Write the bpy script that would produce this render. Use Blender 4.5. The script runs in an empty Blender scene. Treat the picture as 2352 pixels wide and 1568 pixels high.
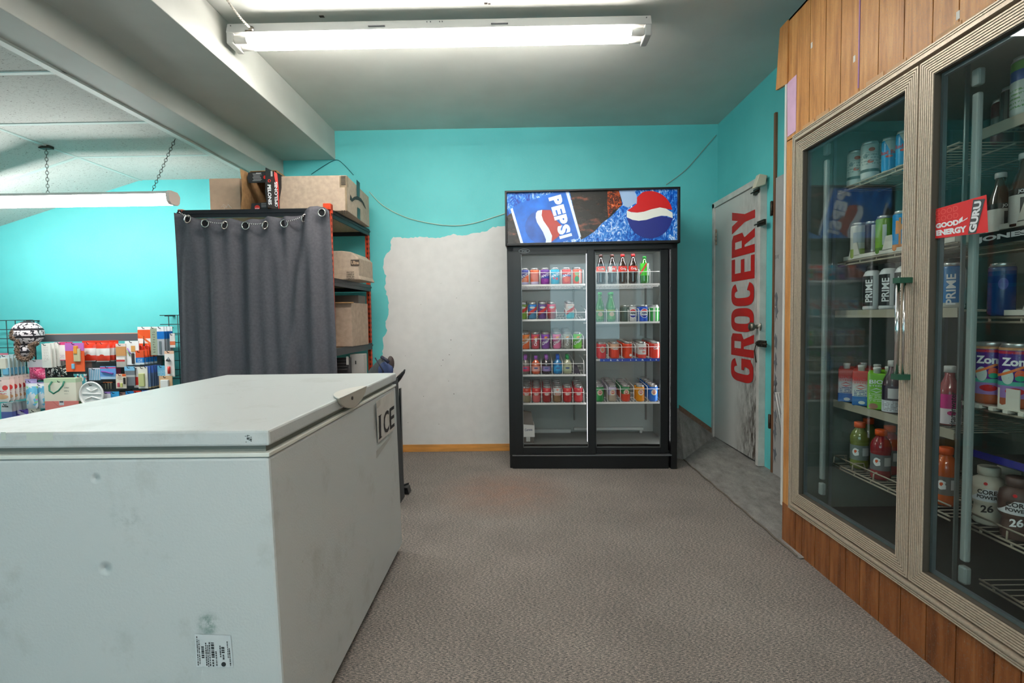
import bpy, bmesh, math, random
from mathutils import Matrix, Vector
random.seed(7)
S = bpy.context.scene
COL = S.collection
R_ = math.radians
# ------------------------------------------------------------------ camera
F = 1170.0; CAMH = 1.12
cam = bpy.data.cameras.new('camera'); cam.sensor_width = 36.0; cam.lens = 36.0 * F / 2352
cam.clip_start = 0.02
co = bpy.data.objects.new('camera', cam); COL.objects.link(co)
CR = Matrix.Rotation(R_(0.69), 3, 'Z') @ Matrix.Rotation(R_(90 - 2.62), 3, 'X') @ Matrix.Rotation(R_(-0.75), 3, 'Z')
co.matrix_world = Matrix.Translation((0, 0, CAMH)) @ CR.to_4x4()
S.camera = co
# ------------------------------------------------------------------ world, exposure
S.view_settings.view_transform = 'Standard'; S.view_settings.look = 'None'
S.view_settings.gamma = 1.0; S.view_settings.use_curve_mapping = False
S.view_settings.exposure = 1.55
W = bpy.data.worlds.new('World'); S.world = W; W.use_nodes = True
W.node_tree.nodes['Background'].inputs[0].default_value = (0.58, 0.90, 1.0, 1)
W.node_tree.nodes['Background'].inputs[1].default_value = 1.15
S.cycles.max_bounces = 10; S.cycles.diffuse_bounces = 5; S.cycles.transparent_max_bounces = 24
S.cycles.sample_clamp_indirect = 6.0
TUBE_POWER = 17.0; LENS_POWER = 13.0

def ray(px, py):
    return CR @ Vector(((px - 1176) / F, -(py - 784) / F, -1.0))
def on(px, py, ax, v):
    d = ray(px, py); o = Vector((0, 0, CAMH)); i = 'XYZ'.index(ax)
    return o + d * ((v - o[i]) / d[i])
def oY(px, py, v): return on(px, py, 'Y', v)
def oX(px, py, v): return on(px, py, 'X', v)
def oZ(px, py, v): return on(px, py, 'Z', v)

# ------------------------------------------------------------------ materials
def lin(c):
    return tuple(((x / 255) / 12.92 if x <= 10 else (((x / 255) + 0.055) / 1.055) ** 2.4) for x in c)
def newmat(name):
    m = bpy.data.materials.new(name); m.use_nodes = True
    nt = m.node_tree; return m, nt, nt.nodes['Principled BSDF']
MC = {}
def mat(name, rgb, rough=0.6, metal=0.0, noise=0.0, nscale=30, bump=0.0, bscale=200, emit=0, spec=0.5, stretch=None, coat=0):
    if name in MC: return MC[name]
    m, nt, b = newmat(name); c = lin(rgb) + (1,)
    b.inputs['Base Color'].default_value = c; b.inputs['Roughness'].default_value = rough
    b.inputs['Metallic'].default_value = metal; b.inputs['Specular IOR Level'].default_value = spec
    if coat: b.inputs['Coat Weight'].default_value = coat
    if emit:
        b.inputs['Emission Color'].default_value = c; b.inputs['Emission Strength'].default_value = emit
    if noise or bump:
        tc = nt.nodes.new('ShaderNodeTexCoord'); mp = nt.nodes.new('ShaderNodeMapping')
        nt.links.new(tc.outputs['Object'], mp.inputs[0])
        if stretch: mp.inputs['Scale'].default_value = stretch
    if noise:
        n = nt.nodes.new('ShaderNodeTexNoise'); n.inputs['Scale'].default_value = nscale; n.inputs['Detail'].default_value = 6
        nt.links.new(mp.outputs[0], n.inputs['Vector'])
        r = nt.nodes.new('ShaderNodeMapRange'); r.inputs[1].default_value = .3; r.inputs[2].default_value = .7
        r.inputs[3].default_value = 1 - noise; r.inputs[4].default_value = 1 + noise
        nt.links.new(n.outputs[0], r.inputs[0])
        mx = nt.nodes.new('ShaderNodeVectorMath'); mx.operation = 'SCALE'; mx.inputs[0].default_value = c[:3]
        nt.links.new(r.outputs[0], mx.inputs['Scale']); nt.links.new(mx.outputs[0], b.inputs['Base Color'])
    if bump:
        n = nt.nodes.new('ShaderNodeTexNoise'); n.inputs['Scale'].default_value = bscale; n.inputs['Detail'].default_value = 3
        nt.links.new(mp.outputs[0], n.inputs['Vector'])
        bp = nt.nodes.new('ShaderNodeBump'); bp.inputs['Strength'].default_value = bump; bp.inputs['Distance'].default_value = 0.002
        nt.links.new(n.outputs[0], bp.inputs['Height']); nt.links.new(bp.outputs[0], b.inputs['Normal'])
    MC[name] = m; return m

class NT:   # small node helper
    def __init__(s, nt): s.nt = nt
    def math(s, op, a, b=None, clamp=False):
        n = s.nt.nodes.new('ShaderNodeMath'); n.operation = op; n.use_clamp = clamp
        for i, v in enumerate((a, b)):
            if v is None: continue
            if isinstance(v, (int, float)): n.inputs[i].default_value = v
            else: s.nt.links.new(v, n.inputs[i])
        return n.outputs[0]
    def mix(s, f, a, b):
        n = s.nt.nodes.new('ShaderNodeMix'); n.data_type = 'RGBA'
        for k, v in ((0, f), (6, a), (7, b)):
            if isinstance(v, tuple): n.inputs[k].default_value = v
            elif isinstance(v, (int, float)): n.inputs[k].default_value = v
            else: s.nt.links.new(v, n.inputs[k])
        return n.outputs[2]
    def noise(s, vec, scale, detail=4, rough=.5, dist=0):
        n = s.nt.nodes.new('ShaderNodeTexNoise'); n.inputs['Scale'].default_value = scale
        n.inputs['Detail'].default_value = detail; n.inputs['Roughness'].default_value = rough; n.inputs['Distortion'].default_value = dist
        if vec is not None: s.nt.links.new(vec, n.inputs['Vector'])
        return n.outputs[0]
    def vmap(s, vec, scale=(1, 1, 1), rot=(0, 0, 0), loc=(0, 0, 0)):
        n = s.nt.nodes.new('ShaderNodeMapping'); n.inputs['Scale'].default_value = scale
        n.inputs['Rotation'].default_value = rot; n.inputs['Location'].default_value = loc
        s.nt.links.new(vec, n.inputs[0]); return n.outputs[0]
    def ramp(s, f, stops):
        n = s.nt.nodes.new('ShaderNodeValToRGB'); el = n.color_ramp.elements
        while len(el) < len(stops): el.new(.5)
        for e, (p, c) in zip(el, stops): e.position = p; e.color = c
        s.nt.links.new(f, n.inputs[0]); return n.outputs[0]

def art(name, base, layers=(), rough=0.35, metal=0.0, spec=.5, coat=0, emit=0):
    """printed surface: layers of colour regions in the object's own x/z"""
    if name in MC: return MC[name]
    m, nt, b = newmat(name); h = NT(nt)
    tc = nt.nodes.new('ShaderNodeTexCoord'); sp = nt.nodes.new('ShaderNodeSeparateXYZ')
    nt.links.new(tc.outputs['Object'], sp.inputs[0]); X, Y, Z = sp.outputs
    col = lin(base) + (1,)
    for L in layers:
        k, p, c = L[0], L[1:-1], lin(L[-1]) + (1,)
        if k == 'above': f = h.math('GREATER_THAN', Z, p[0])
        elif k == 'below': f = h.math('LESS_THAN', Z, p[0])
        elif k == 'band': f = h.math('MULTIPLY', h.math('GREATER_THAN', Z, p[0]), h.math('LESS_THAN', Z, p[1]))
        elif k == 'diag': f = h.math('GREATER_THAN', h.math('ADD', Z, h.math('MULTIPLY', X, p[0])), p[1])
        elif k == 'dband':
            v = h.math('ADD', Z, h.math('MULTIPLY', X, p[0]))
            f = h.math('MULTIPLY', h.math('GREATER_THAN', v, p[1]), h.math('LESS_THAN', v, p[2]))
        elif k == 'blob':
            dx = h.math('DIVIDE', h.math('SUBTRACT', X, p[0]), p[2]); dz = h.math('DIVIDE', h.math('SUBTRACT', Z, p[1]), p[3])
            f = h.math('LESS_THAN', h.math('ADD', h.math('MULTIPLY', dx, dx), h.math('MULTIPLY', dz, dz)), 1.0)
            f = h.math('MULTIPLY', f, h.math('LESS_THAN', Y, 0.0))
        elif k == 'rect':
            f = h.math('MULTIPLY', h.math('GREATER_THAN', X, p[0]), h.math('LESS_THAN', X, p[2]))
            f = h.math('MULTIPLY', f, h.math('MULTIPLY', h.math('GREATER_THAN', Z, p[1]), h.math('LESS_THAN', Z, p[3])))
            f = h.math('MULTIPLY', f, h.math('LESS_THAN', Y, 0.0001))
        elif k == 'speck':   # scale, threshold
            f = h.math('GREATER_THAN', h.noise(tc.outputs['Object'], p[0], 2), p[1])
        elif k == 'lines':   # printed text-like lines: z0,z1,pitch,x0,x1
            t = h.math('LESS_THAN', h.math('FRACT', h.math('DIVIDE', Z, p[2])), 0.45)
            t = h.math('MULTIPLY', t, h.math('GREATER_THAN', h.noise(h.vmap(tc.outputs['Object'], (1, 1, .4)), 220, 1), 0.47))
            f = h.math('MULTIPLY', t, h.math('MULTIPLY', h.math('GREATER_THAN', Z, p[0]), h.math('LESS_THAN', Z, p[1])))
            f = h.math('MULTIPLY', f, h.math('MULTIPLY', h.math('GREATER_THAN', X, p[3]), h.math('LESS_THAN', X, p[4])))
        elif k == 'vstripes':   # pitch, duty
            f = h.math('LESS_THAN', h.math('FRACT', h.math('DIVIDE', X, p[0])), p[1])
        elif k == 'fade':  # z0,z1
            r = nt.nodes.new('ShaderNodeMapRange'); r.inputs[1].default_value = p[0]; r.inputs[2].default_value = p[1]
            nt.links.new(Z, r.inputs[0]); f = r.outputs[0]
        col = h.mix(f, col, c)
    if isinstance(col, tuple): b.inputs['Base Color'].default_value = col
    else: nt.links.new(col, b.inputs['Base Color'])
    b.inputs['Roughness'].default_value = rough; b.inputs['Metallic'].default_value = metal
    b.inputs['Specular IOR Level'].default_value = spec
    if coat: b.inputs['Coat Weight'].default_value = coat
    MC[name] = m; return m

def glass(name, tint=(1, 1, 1), ior=1.5, extra=0.0, rough=0.0):
    if name in MC: return MC[name]
    m = bpy.data.materials.new(name); m.use_nodes = True; nt = m.node_tree; nt.nodes.clear()
    o = nt.nodes.new('ShaderNodeOutputMaterial'); t = nt.nodes.new('ShaderNodeBsdfTransparent'); t.inputs[0].default_value = tint + (1,)
    g = nt.nodes.new('ShaderNodeBsdfGlossy'); g.inputs['Roughness'].default_value = rough
    fr = nt.nodes.new('ShaderNodeFresnel'); gm = nt.nodes.new('ShaderNodeNewGeometry'); io = nt.nodes.new('ShaderNodeMapRange')
    io.inputs[3].default_value = ior; io.inputs[4].default_value = 1 / ior   # thin pane: same reflectance from both faces
    nt.links.new(gm.outputs['Backfacing'], io.inputs[0]); nt.links.new(io.outputs[0], fr.inputs[0])
    a = nt.nodes.new('ShaderNodeMath'); a.operation = 'ADD'; a.inputs[1].default_value = extra; nt.links.new(fr.outputs[0], a.inputs[0])
    mx = nt.nodes.new('ShaderNodeMixShader'); nt.links.new(a.outputs[0], mx.inputs[0])
    nt.links.new(t.outputs[0], mx.inputs[1]); nt.links.new(g.outputs[0], mx.inputs[2]); nt.links.new(mx.outputs[0], o.inputs[0])
    MC[name] = m; return m

# ------------------------------------------------------------------ text outlines
TX = {}
def text_geo(s, bold=0.0):
    key = (s, bold)
    if key in TX: return TX[key]
    cu = bpy.data.curves.new('t', 'FONT'); cu.body = s; cu.size = 1.0; cu.offset = bold; cu.resolution_u = 3
    ob = bpy.data.objects.new('t', cu); me = bpy.data.meshes.new_from_object(ob)
    vs = [(v.co.x, v.co.y) for v in me.vertices]; fs = [tuple(p.vertices) for p in me.polygons]
    bpy.data.objects.remove(ob); bpy.data.curves.remove(cu); bpy.data.meshes.remove(me)
    x0 = min(v[0] for v in vs); x1 = max(v[0] for v in vs); y0 = min(v[1] for v in vs); y1 = max(v[1] for v in vs)
    vs = [((x - x0) / (x1 - x0), (y - y0) / (y1 - y0)) for x, y in vs]   # unit box
    TX[key] = (vs, fs, (x1 - x0) / (y1 - y0)); return TX[key]

# ------------------------------------------------------------------ mesh builder
class MB:
    def __init__(s): s.v = []; s.f = []; s.m = []; s.sm = []
    def add(s, vs, fs, mi=0, smooth=False):
        n = len(s.v); s.v += [tuple(v) for v in vs]
        for f in fs: s.f.append(tuple(i + n for i in f)); s.m.append(mi); s.sm.append(smooth)
        return s
    def box(s, x0, x1, y0, y1, z0, z1, mi=0):
        return s.hexa([(x0, y0, z0), (x1, y0, z0), (x1, y1, z0), (x0, y1, z0), (x0, y0, z1), (x1, y0, z1), (x1, y1, z1), (x0, y1, z1)], mi)
    def hexa(s, p, mi=0):
        return s.add(p, [(0, 3, 2, 1), (4, 5, 6, 7), (0, 1, 5, 4), (1, 2, 6, 5), (2, 3, 7, 6), (3, 0, 4, 7)], mi)
    def quad(s, *p, mi=0): return s.add(p, [tuple(range(len(p)))], mi)
    def prism(s, pts, off, mi=0):     # polygon pts extruded by vector off
        off = Vector(off); a = [Vector(p) for p in pts]; n = len(a)
        return s.add(a + [p + off for p in a], [tuple(range(n)), tuple(range(2 * n - 1, n - 1, -1))] + [(i, i + n, (i + 1) % n + n, (i + 1) % n) for i in range(n)], mi)
    def lathe(s, prof, n=24, mi=0, c=(0, 0, 0), axis='Z', cap=True, smooth=True, mis=None):
        vs = []
        for r, z in prof:
            for i in range(n):
                a = 2 * math.pi * i / n; x, y = r * math.cos(a), r * math.sin(a)
                p = (x, y, z) if axis == 'Z' else ((z, x, y) if axis == 'X' else (x, z, y))
                vs.append((p[0] + c[0], p[1] + c[1], p[2] + c[2]))
        base = len(s.v); s.v += vs
        for k in range(len(prof) - 1):
            for i in range(n):
                j = (i + 1) % n
                s.f.append((base + k * n + i, base + k * n + j, base + (k + 1) * n + j, base + (k + 1) * n + i))
                s.m.append(mis[k] if mis else mi); s.sm.append(smooth)
        if cap:
            s.f.append(tuple(base + i for i in range(n - 1, -1, -1))); s.m.append(mi); s.sm.append(False)
            s.f.append(tuple(base + (len(prof) - 1) * n + i for i in range(n))); s.m.append(mis[-1] if mis else mi); s.sm.append(False)
        return s
    def tube(s, path, r, n=8, mi=0, closed=False, radii=None):
        P = [Vector(p) for p in path]; rings = []; L = len(P)
        up = None
        for i, p in enumerate(P):
            a = P[(i - 1) % L] if (closed or i > 0) else p; b = P[(i + 1) % L] if (closed or i < L - 1) else p
            t = (b - a).normalized()
            if up is None:
                up = t.orthogonal().normalized()
            up = (up - t * up.dot(t))
            up = up.normalized() if up.length > 1e-6 else t.orthogonal().normalized()
            w = t.cross(up); rr = radii[i] if radii else r
            rings.append([p + (up * math.cos(2 * math.pi * k / n) + w * math.sin(2 * math.pi * k / n)) * rr for k in range(n)])
        base = len(s.v)
        for rg in rings: s.v += [tuple(q) for q in rg]
        for i in range(L if closed else L - 1):
            j = (i + 1) % L
            for k in range(n):
                l = (k + 1) % n
                s.f.append((base + i * n + k, base + i * n + l, base + j * n + l, base + j * n + k)); s.m.append(mi); s.sm.append(True)
        if not closed:
            s.f.append(tuple(base + k for k in range(n - 1, -1, -1))); s.m.append(mi); s.sm.append(False)
            s.f.append(tuple(base + (L - 1) * n + k for k in range(n))); s.m.append(mi); s.sm.append(False)
        return s
    def text(s, string, o, ux, uy, mi=0, bold=0.0, thick=None):
        """text stretched over the parallelogram origin o, vectors ux (width) and uy (height)"""
        vs, fs, _ = text_geo(string, bold); o = Vector(o); ux = Vector(ux); uy = Vector(uy)
        return s.add([o + ux * x + uy * y for x, y in vs], fs, mi)
    def text_cyl(s, string, r, zc, hgt, a0, mi=0, bold=0.0, vertical=False, slant=0, wid=None):
        """text wrapped round a can of radius r; a0 = centre angle in degrees (270 = front)"""
        vs, fs, asp = text_geo(string, bold); out = []
        wid = wid or hgt * asp
        lim = .006 / (hgt if vertical else wid); k = 1 if vertical else 0      # split long pieces so that they follow the can
        for _ in range(4):
            nf = []; vs = list(vs)
            for f in fs:
                us = [vs[i][k] for i in f]
                if len(f) == 3 and max(us) - min(us) > lim:
                    m = []
                    for a, b in ((0, 1), (1, 2), (2, 0)): vs.append(((vs[f[a]][0] + vs[f[b]][0]) / 2, (vs[f[a]][1] + vs[f[b]][1]) / 2)); m.append(len(vs) - 1)
                    nf += [(f[0], m[0], m[2]), (m[0], f[1], m[1]), (m[2], m[1], f[2]), (m[0], m[1], m[2])]
                else: nf.append(f)
            fs = nf
        for x, y in vs:
            if vertical: u = (y - .5) * -hgt; w = (x - .5) * wid
            else: u = (x - .5) * wid; w = (y - .5) * hgt + slant * u
            a = R_(a0) + u / r; out.append((r * math.cos(a), r * math.sin(a), zc + w))
        return s.add(out, fs, mi)
    def build(s, name, mats, parent=None, bevel=0, subsurf=0, auto=False, solid=0):
        me = bpy.data.meshes.new(name)
        if not isinstance(mats, (list, tuple)): mats = [mats]
        off = Vector((0, 0, 0))
        if parent is not None and not is_local(parent):
            off = parent_world(parent)
        me.from_pydata([tuple(Vector(v) - off) for v in s.v], [], s.f)
        for m in mats: me.materials.append(m)
        for p, mi, sm in zip(me.polygons, s.m, s.sm): p.material_index = mi; p.use_smooth = sm
        me.update()
        bm = bmesh.new(); bm.from_mesh(me); bmesh.ops.recalc_face_normals(bm, faces=bm.faces); bm.to_mesh(me); bm.free()
        o = bpy.data.objects.new(name, me); COL.objects.link(o)
        if parent is not None: o.parent = parent
        if bevel:
            b = o.modifiers.new('bevel', 'BEVEL'); b.width = bevel; b.segments = 2; b.limit_method = 'ANGLE'
        if subsurf:
            b = o.modifiers.new('sub', 'SUBSURF'); b.levels = subsurf; b.render_levels = subsurf
        if solid:
            b = o.modifiers.new('solid', 'SOLIDIFY'); b.thickness = solid
        return o
def is_local(p):
    while p is not None:
        if p.get('_local'): return True
        p = p.parent
    return False
def parent_world(p):
    v = Vector((0, 0, 0))
    while p is not None: v = v + p.location; p = p.parent
    return v
def tag(o, label, cat, group=None):
    o['label'] = label; o['category'] = cat
    if group: o['group'] = group
    return o
def thing(name, label, cat, loc=(0, 0, 0), rz=0, group=None, local=False):
    o = bpy.data.objects.new(name, None); COL.objects.link(o); o.empty_display_size = .05
    o.location = loc; o.rotation_euler = (0, 0, rz); tag(o, label, cat, group)
    if local: o['_local'] = 1
    return o
def structure(o): o['kind'] = 'structure'; return o
def copy_tree(o, parent=None):
    c = o.copy(); COL.objects.link(c)
    if parent is not None: c.parent = parent
    for ch in list(o.children): copy_tree(ch, c)
    return c
# ================================================================== setting
BY = 4.27; CZ = 2.685; RX = 1.66; BX0 = -1.495; BX1 = -1.93; TZ = 2.31; BZ = 2.45
teal_m, nt, b = newmat('teal_paint'); h = NT(nt)
tc = nt.nodes.new('ShaderNodeTexCoord')
n1 = h.noise(tc.outputs['Object'], 1.3, 5, .6); n2 = h.noise(tc.outputs['Object'], 260, 2)
c = h.ramp(n1, [(.35, lin((88, 194, 196)) + (1,)), (.65, lin((100, 206, 207)) + (1,))])
c = h.mix(h.math('GREATER_THAN', n2, .62), c, lin((116, 198, 198)) + (1,))
nt.links.new(c, b.inputs['Base Color']); b.inputs['Roughness'].default_value = .55
bp = nt.nodes.new('ShaderNodeBump'); bp.inputs['Strength'].default_value = .12; bp.inputs['Distance'].default_value = .003
nt.links.new(h.noise(tc.outputs['Object'], 60, 3), bp.inputs['Height']); nt.links.new(bp.outputs[0], b.inputs['Normal'])
ceil_m = mat('ceiling_paint', (204, 206, 200), .8, noise=.05, nscale=3, bump=.15, bscale=90)
beam_m = mat('beam_paint', (190, 192, 186), .6, noise=.05, nscale=4, bump=.1, bscale=70)
patch_m = mat('bare_plaster', (222, 221, 219), .8, noise=.035, nscale=14, bump=.1, bscale=80)

# carpet: diagonal woven speckle
carpet, nt, b = newmat('woven_carpet'); h = NT(nt); tc = nt.nodes.new('ShaderNodeTexCoord'); O = tc.outputs['Object']
va = h.noise(h.vmap(O, (1, 3.2, 1), (0, 0, R_(35))), 95, 3, .6); vb = h.noise(O, 420, 2, .6); vc = h.noise(O, 1.7, 5, .6)
k = h.math('ADD', h.math('MULTIPLY', va, .6), h.math('MULTIPLY', vb, .4))
c = h.ramp(k, [(.36, lin((58, 57, 57)) + (1,)), (.46, lin((112, 110, 108)) + (1,)), (.53, lin((146, 137, 130)) + (1,)), (.62, lin((198, 182, 170)) + (1,))])
sc = nt.nodes.new('ShaderNodeVectorMath'); sc.operation = 'SCALE'; nt.links.new(c, sc.inputs[0])
r = nt.nodes.new('ShaderNodeMapRange'); r.inputs[1].default_value = .3; r.inputs[2].default_value = .7; r.inputs[3].default_value = .8; r.inputs[4].default_value = 1.1
nt.links.new(vc, r.inputs[0]); nt.links.new(r.outputs[0], sc.inputs['Scale'])
gd = nt.nodes.new('ShaderNodeVectorMath'); gd.operation = 'DISTANCE'; nt.links.new(O, gd.inputs[0]); gd.inputs[1].default_value = (-.1, 3.25, 0)
rust = h.math('MULTIPLY', h.math('SUBTRACT', 1.0, h.math('DIVIDE', gd.outputs['Value'], .5), True), h.math('MULTIPLY', h.noise(O, 14, 4), .45))
c = h.mix(rust, sc.outputs[0], lin((190, 130, 96)) + (1,))
nt.links.new(c, b.inputs['Base Color']); b.inputs['Roughness'].default_value = .95; b.inputs['Specular IOR Level'].default_value = .1
bp = nt.nodes.new('ShaderNodeBump'); bp.inputs['Strength'].default_value = .5; bp.inputs['Distance'].default_value = .004
nt.links.new(k, bp.inputs['Height']); nt.links.new(bp.outputs[0], b.inputs['Normal'])
structure(MB().box(-5.8, 2.3, -3.4, BY + .1, -.08, 0).build('floor', carpet))

# worn hard strip beside the door, rising to the door sill and the back corner
strip_m, nt, b = newmat('worn_sheet_floor'); h = NT(nt); tc = nt.nodes.new('ShaderNodeTexCoord'); O = tc.outputs['Object']
k = h.noise(h.vmap(O, (2.2, .8, 1), (0, 0, R_(-12))), 9, 8, .7)
c = h.ramp(k, [(.3, lin((104, 102, 100)) + (1,)), (.5, lin((136, 133, 130)) + (1,)), (.7, lin((160, 155, 150)) + (1,))])
c = h.mix(h.math('GREATER_THAN', h.noise(O, 300, 2), .6), c, lin((110, 100, 94)) + (1,))
nt.links.new(c, b.inputs['Base Color']); b.inputs['Roughness'].default_value = .6
g = MB()
xs = [(1.275, 2.30), (1.275, 2.9), (1.275, 3.4), (1.275, 3.93)]
low = [(x, y, .003) for x, y in xs]; high = [(RX, 2.30, .085), (RX, 2.9, .09), (RX, 3.4, .095), (RX, BY, .12)]
for i in range(3): g.quad(low[i], low[i + 1], high[i + 1], high[i])
A = (1.345, BY, .345); Bm = (1.20, BY, .345)
g.quad(low[3], A, high[3]); g.quad((1.22, 3.99, .003), Bm, A, low[3])
g.quad((1.22, 3.99, .003), (1.2, BY, 0), Bm)
structure(g.build('floor_strip', strip_m))
# raised seam along the carpet edge
g = MB(); pts = [(1.275 + .004 * math.sin(i * 1.7), 2.32 + i * (3.93 - 2.32) / 24, .006) for i in range(25)]
g.tube(pts, .0045, 6); structure(g.build('trim_2', mat('seam', (112, 100, 90), .7, noise=.2, nscale=60)))
# brown wood strip that follows the foot of the door wall
g = MB(); wood_d = mat('old_brown_wood', (112, 88, 70), .6, noise=.25, nscale=60, stretch=(1, .15, 1))
g.hexa([(RX - .018, 3.42, .055), (RX, 3.42, .055), (RX, BY, .075), (RX - .018, BY, .075), (RX - .018, 3.42, .085), (RX, 3.42, .085), (RX, BY, .105), (RX - .018, BY, .105)])
g.hexa([(1.345, BY - .016, .33), (RX, BY - .016, .10), (RX, BY, .10), (1.345, BY, .33), (1.345, BY - .016, .375), (RX, BY - .016, .145), (RX, BY, .145), (1.345, BY, .375)])
structure(g.build('baseboard_right', wood_d))

wb = structure(MB().box(-5.8, RX + .6, BY, BY + .12, 0, 2.9).build('wall_back', teal_m))
# bare plaster patch left unpainted: ragged painted edge
edge = [(1172, 518), (1150, 520), (1128, 522), (1118, 532), (1098, 534), (1066, 541), (1040, 538), (1010, 546), (970, 544), (930, 546), (903, 545),
        (897, 556), (897, 574), (888, 580), (883, 596), (881, 615), (887, 634), (884, 660), (892, 690), (893, 715), (886, 738), (888, 758), (880, 776), (880, 800), (876, 822), (880, 850), (872, 900)]
P2 = []
for i in range(len(edge) - 1):
    a, d = edge[i], edge[i + 1]; n = max(1, int(math.hypot(d[0] - a[0], d[1] - a[1]) / 5))
    for j in range(n):
        t = j / n; q = (a[0] + (d[0] - a[0]) * t + random.uniform(-1.6, 1.6), a[1] + (d[1] - a[1]) * t + random.uniform(-1.6, 1.6))
        P2.append(oY(q[0], q[1], BY - .003))
P2 += [Vector((oY(872, 900, BY).x, BY - .003, .05)), Vector((oY(1172, 900, BY).x + .3, BY - .003, .05)), Vector((oY(1172, 518, BY).x + .3, BY - .003, oY(1172, 518, BY).z))]
g = MB(); g.prism(P2, (0, .003, 0)); o = g.build('bare_plaster_patch', patch_m, wb); o['label'] = 'unpainted white plaster patch with ragged edge'
g = MB()   # chips and marks in the plaster
for i in range(16):
    q = oY(random.uniform(905, 1150), random.uniform(570, 1010), BY - .0035); rr = random.uniform(.0015, .0045)
    g.lathe([(rr, -.0005), (rr * .8, 0)], 7, 0, (q.x, q.y, q.z), axis='Y')
g.build('plaster_chip', mat('chip_grey', (120, 118, 116), .8), wb)

oak = mat('oak_baseboard', (214, 150, 74), .45, noise=.2, nscale=40, stretch=(.12, 1, 1))
g = MB(); x0, x1 = oY(905, 1030, BY).x, .4
g.box(x0, x1, BY - .014, BY, 0, .038); g.box(x0, x1, BY - .011, BY, .038, .052); g.box(x0, x1, BY - .008, BY, .052, .06)
structure(g.build('baseboard_back', oak, bevel=.002))

# right wall with openings left in front of the door panels
structure(MB().box(RX, RX + .12, 2.53, BY, 0, 2.9).build('wall_right', teal_m))
structure(MB().box(-5.92, -5.8, -3.4, BY, 0, 2.9).build('wall_left', teal_m))
# street side behind the viewer: wall with two shop windows
wall_w = mat('cream_wall', (214, 212, 204), .7)
g = MB()
g.box(-5.8, 2.3, -3.52, -3.4, 0, .6); g.box(-5.8, 2.3, -3.52, -3.4, 2.3, 2.9)
for a, d in ((-5.8, -5.4), (-3.2, -2.6), (-.4, .2), (2.0, 2.3)): g.box(a, d, -3.52, -3.4, .6, 2.3)
structure(g.build('wall_front', wall_w))
for i, (a, d) in enumerate(((-5.4, -3.2), (-2.6, -.4), (.2, 2.0))):
    g = MB()
    for q in ((a, a + .05, .6, 2.3), (d - .05, d, .6, 2.3), (a, d, .6, .65), (a, d, 2.25, 2.3)): g.box(q[0], q[1], -3.49, -3.43, q[2], q[3])
    w = structure(g.build('window_%d' % (i + 1), mat('white_frame', (225, 225, 222), .5)))
    MB().box(a + .05, d - .05, -3.465, -3.457, .65, 2.25).build('pane', glass('window_glass'), w)
structure(MB().box(2.18, 2.3, -3.4, 2.6, 0, 2.9).build('wall_side', wall_w))

# ceilings and beam
structure(MB().box(BX0 - .05, 2.3, -3.4, BY, CZ, CZ + .1).build('ceiling', ceil_m))
g = MB(); g.prism([(BX0, -3.4, BZ), (BX0, -3.4, CZ - .0005), (BX1 - .35, -3.4, CZ - .0005), (BX1 - .35, -3.4, TZ + .02), (BX1 - .22, -3.4, TZ), (BX1, -3.4, TZ), (BX1, -3.4, BZ)], (0, BY + 3.4, 0))
structure(g.build('ceiling_beam', beam_m, bevel=.003))
tile_m, nt, b = newmat('mineral_tile'); h = NT(nt); tc = nt.nodes.new('ShaderNodeTexCoord'); O = tc.outputs['Object']
k = h.noise(h.vmap(O, (1.0, 2.6, 1), (0, 0, R_(14))), 55, 3, .7, 1.2)
c = h.ramp(k, [(.60, lin((214, 216, 212)) + (1,)), (.655, lin((118, 112, 106)) + (1,))])
nt.links.new(c, b.inputs['Base Color']); b.inputs['Roughness'].default_value = .9
p0 = oZ(327, 413, TZ); gx = -3.13
def zt(x): return TZ if x >= gx else TZ - (gx - x) * .30
g = MB(); g.quad((gx, -3.4, TZ), (BX1 - .2, -3.4, TZ), (BX1 - .2, BY, TZ), (gx, BY, TZ)); g.quad((-5.8, -3.4, zt(-5.8)), (gx, -3.4, TZ), (gx, BY, TZ), (-5.8, BY, zt(-5.8)))
g.quad((-5.8, -3.4, 2.6), (-5.8, BY, 2.6), (BX1 - .2, BY, 2.6), (BX1 - .2, -3.4, 2.6))
structure(g.build('ceiling_tiles', tile_m))
g = MB(); tee = mat('ceiling_tee', (206, 222, 218), .5)
for x in (gx,): g.box(x - .012, x + .012, -3.4, BY, TZ - .006, TZ + .002)
y = 3.66
while y > -3.3:
    g.box(gx, BX1 - .2, y - .012, y + .012, TZ - .005, TZ + .002)
    g.hexa([(-5.8, y - .012, zt(-5.8) - .006), (gx, y - .012, TZ - .006), (gx, y + .012, TZ - .006), (-5.8, y + .012, zt(-5.8) - .006),
            (-5.8, y - .012, zt(-5.8)), (gx, y - .012, TZ), (gx, y + .012, TZ), (-5.8, y + .012, zt(-5.8))])
    y -= .61
structure(g.build('trim_1', tee))
g = MB(); g.box(BX1 - .24, BX1 - .2, -3.4, BY, TZ - .012, TZ + .03); structure(g.build('trim_3', mat('edge_moulding', (226, 230, 226), .5)))
# small scars on the ceiling
g = MB()
for px, py, r in ((739, 38, .012), (1116, 8, .008), (1124, 9, .006), (1286, 48, .005)):
    q = oZ(px, py, CZ - .001); g.box(q.x - r, q.x + r, q.y - r * .7, q.y + r * .7, CZ - .002, CZ)
g.build('ceiling_chip', mat('dark_chip', (70, 62, 56), .9), bpy.data.objects['ceiling'])

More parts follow.
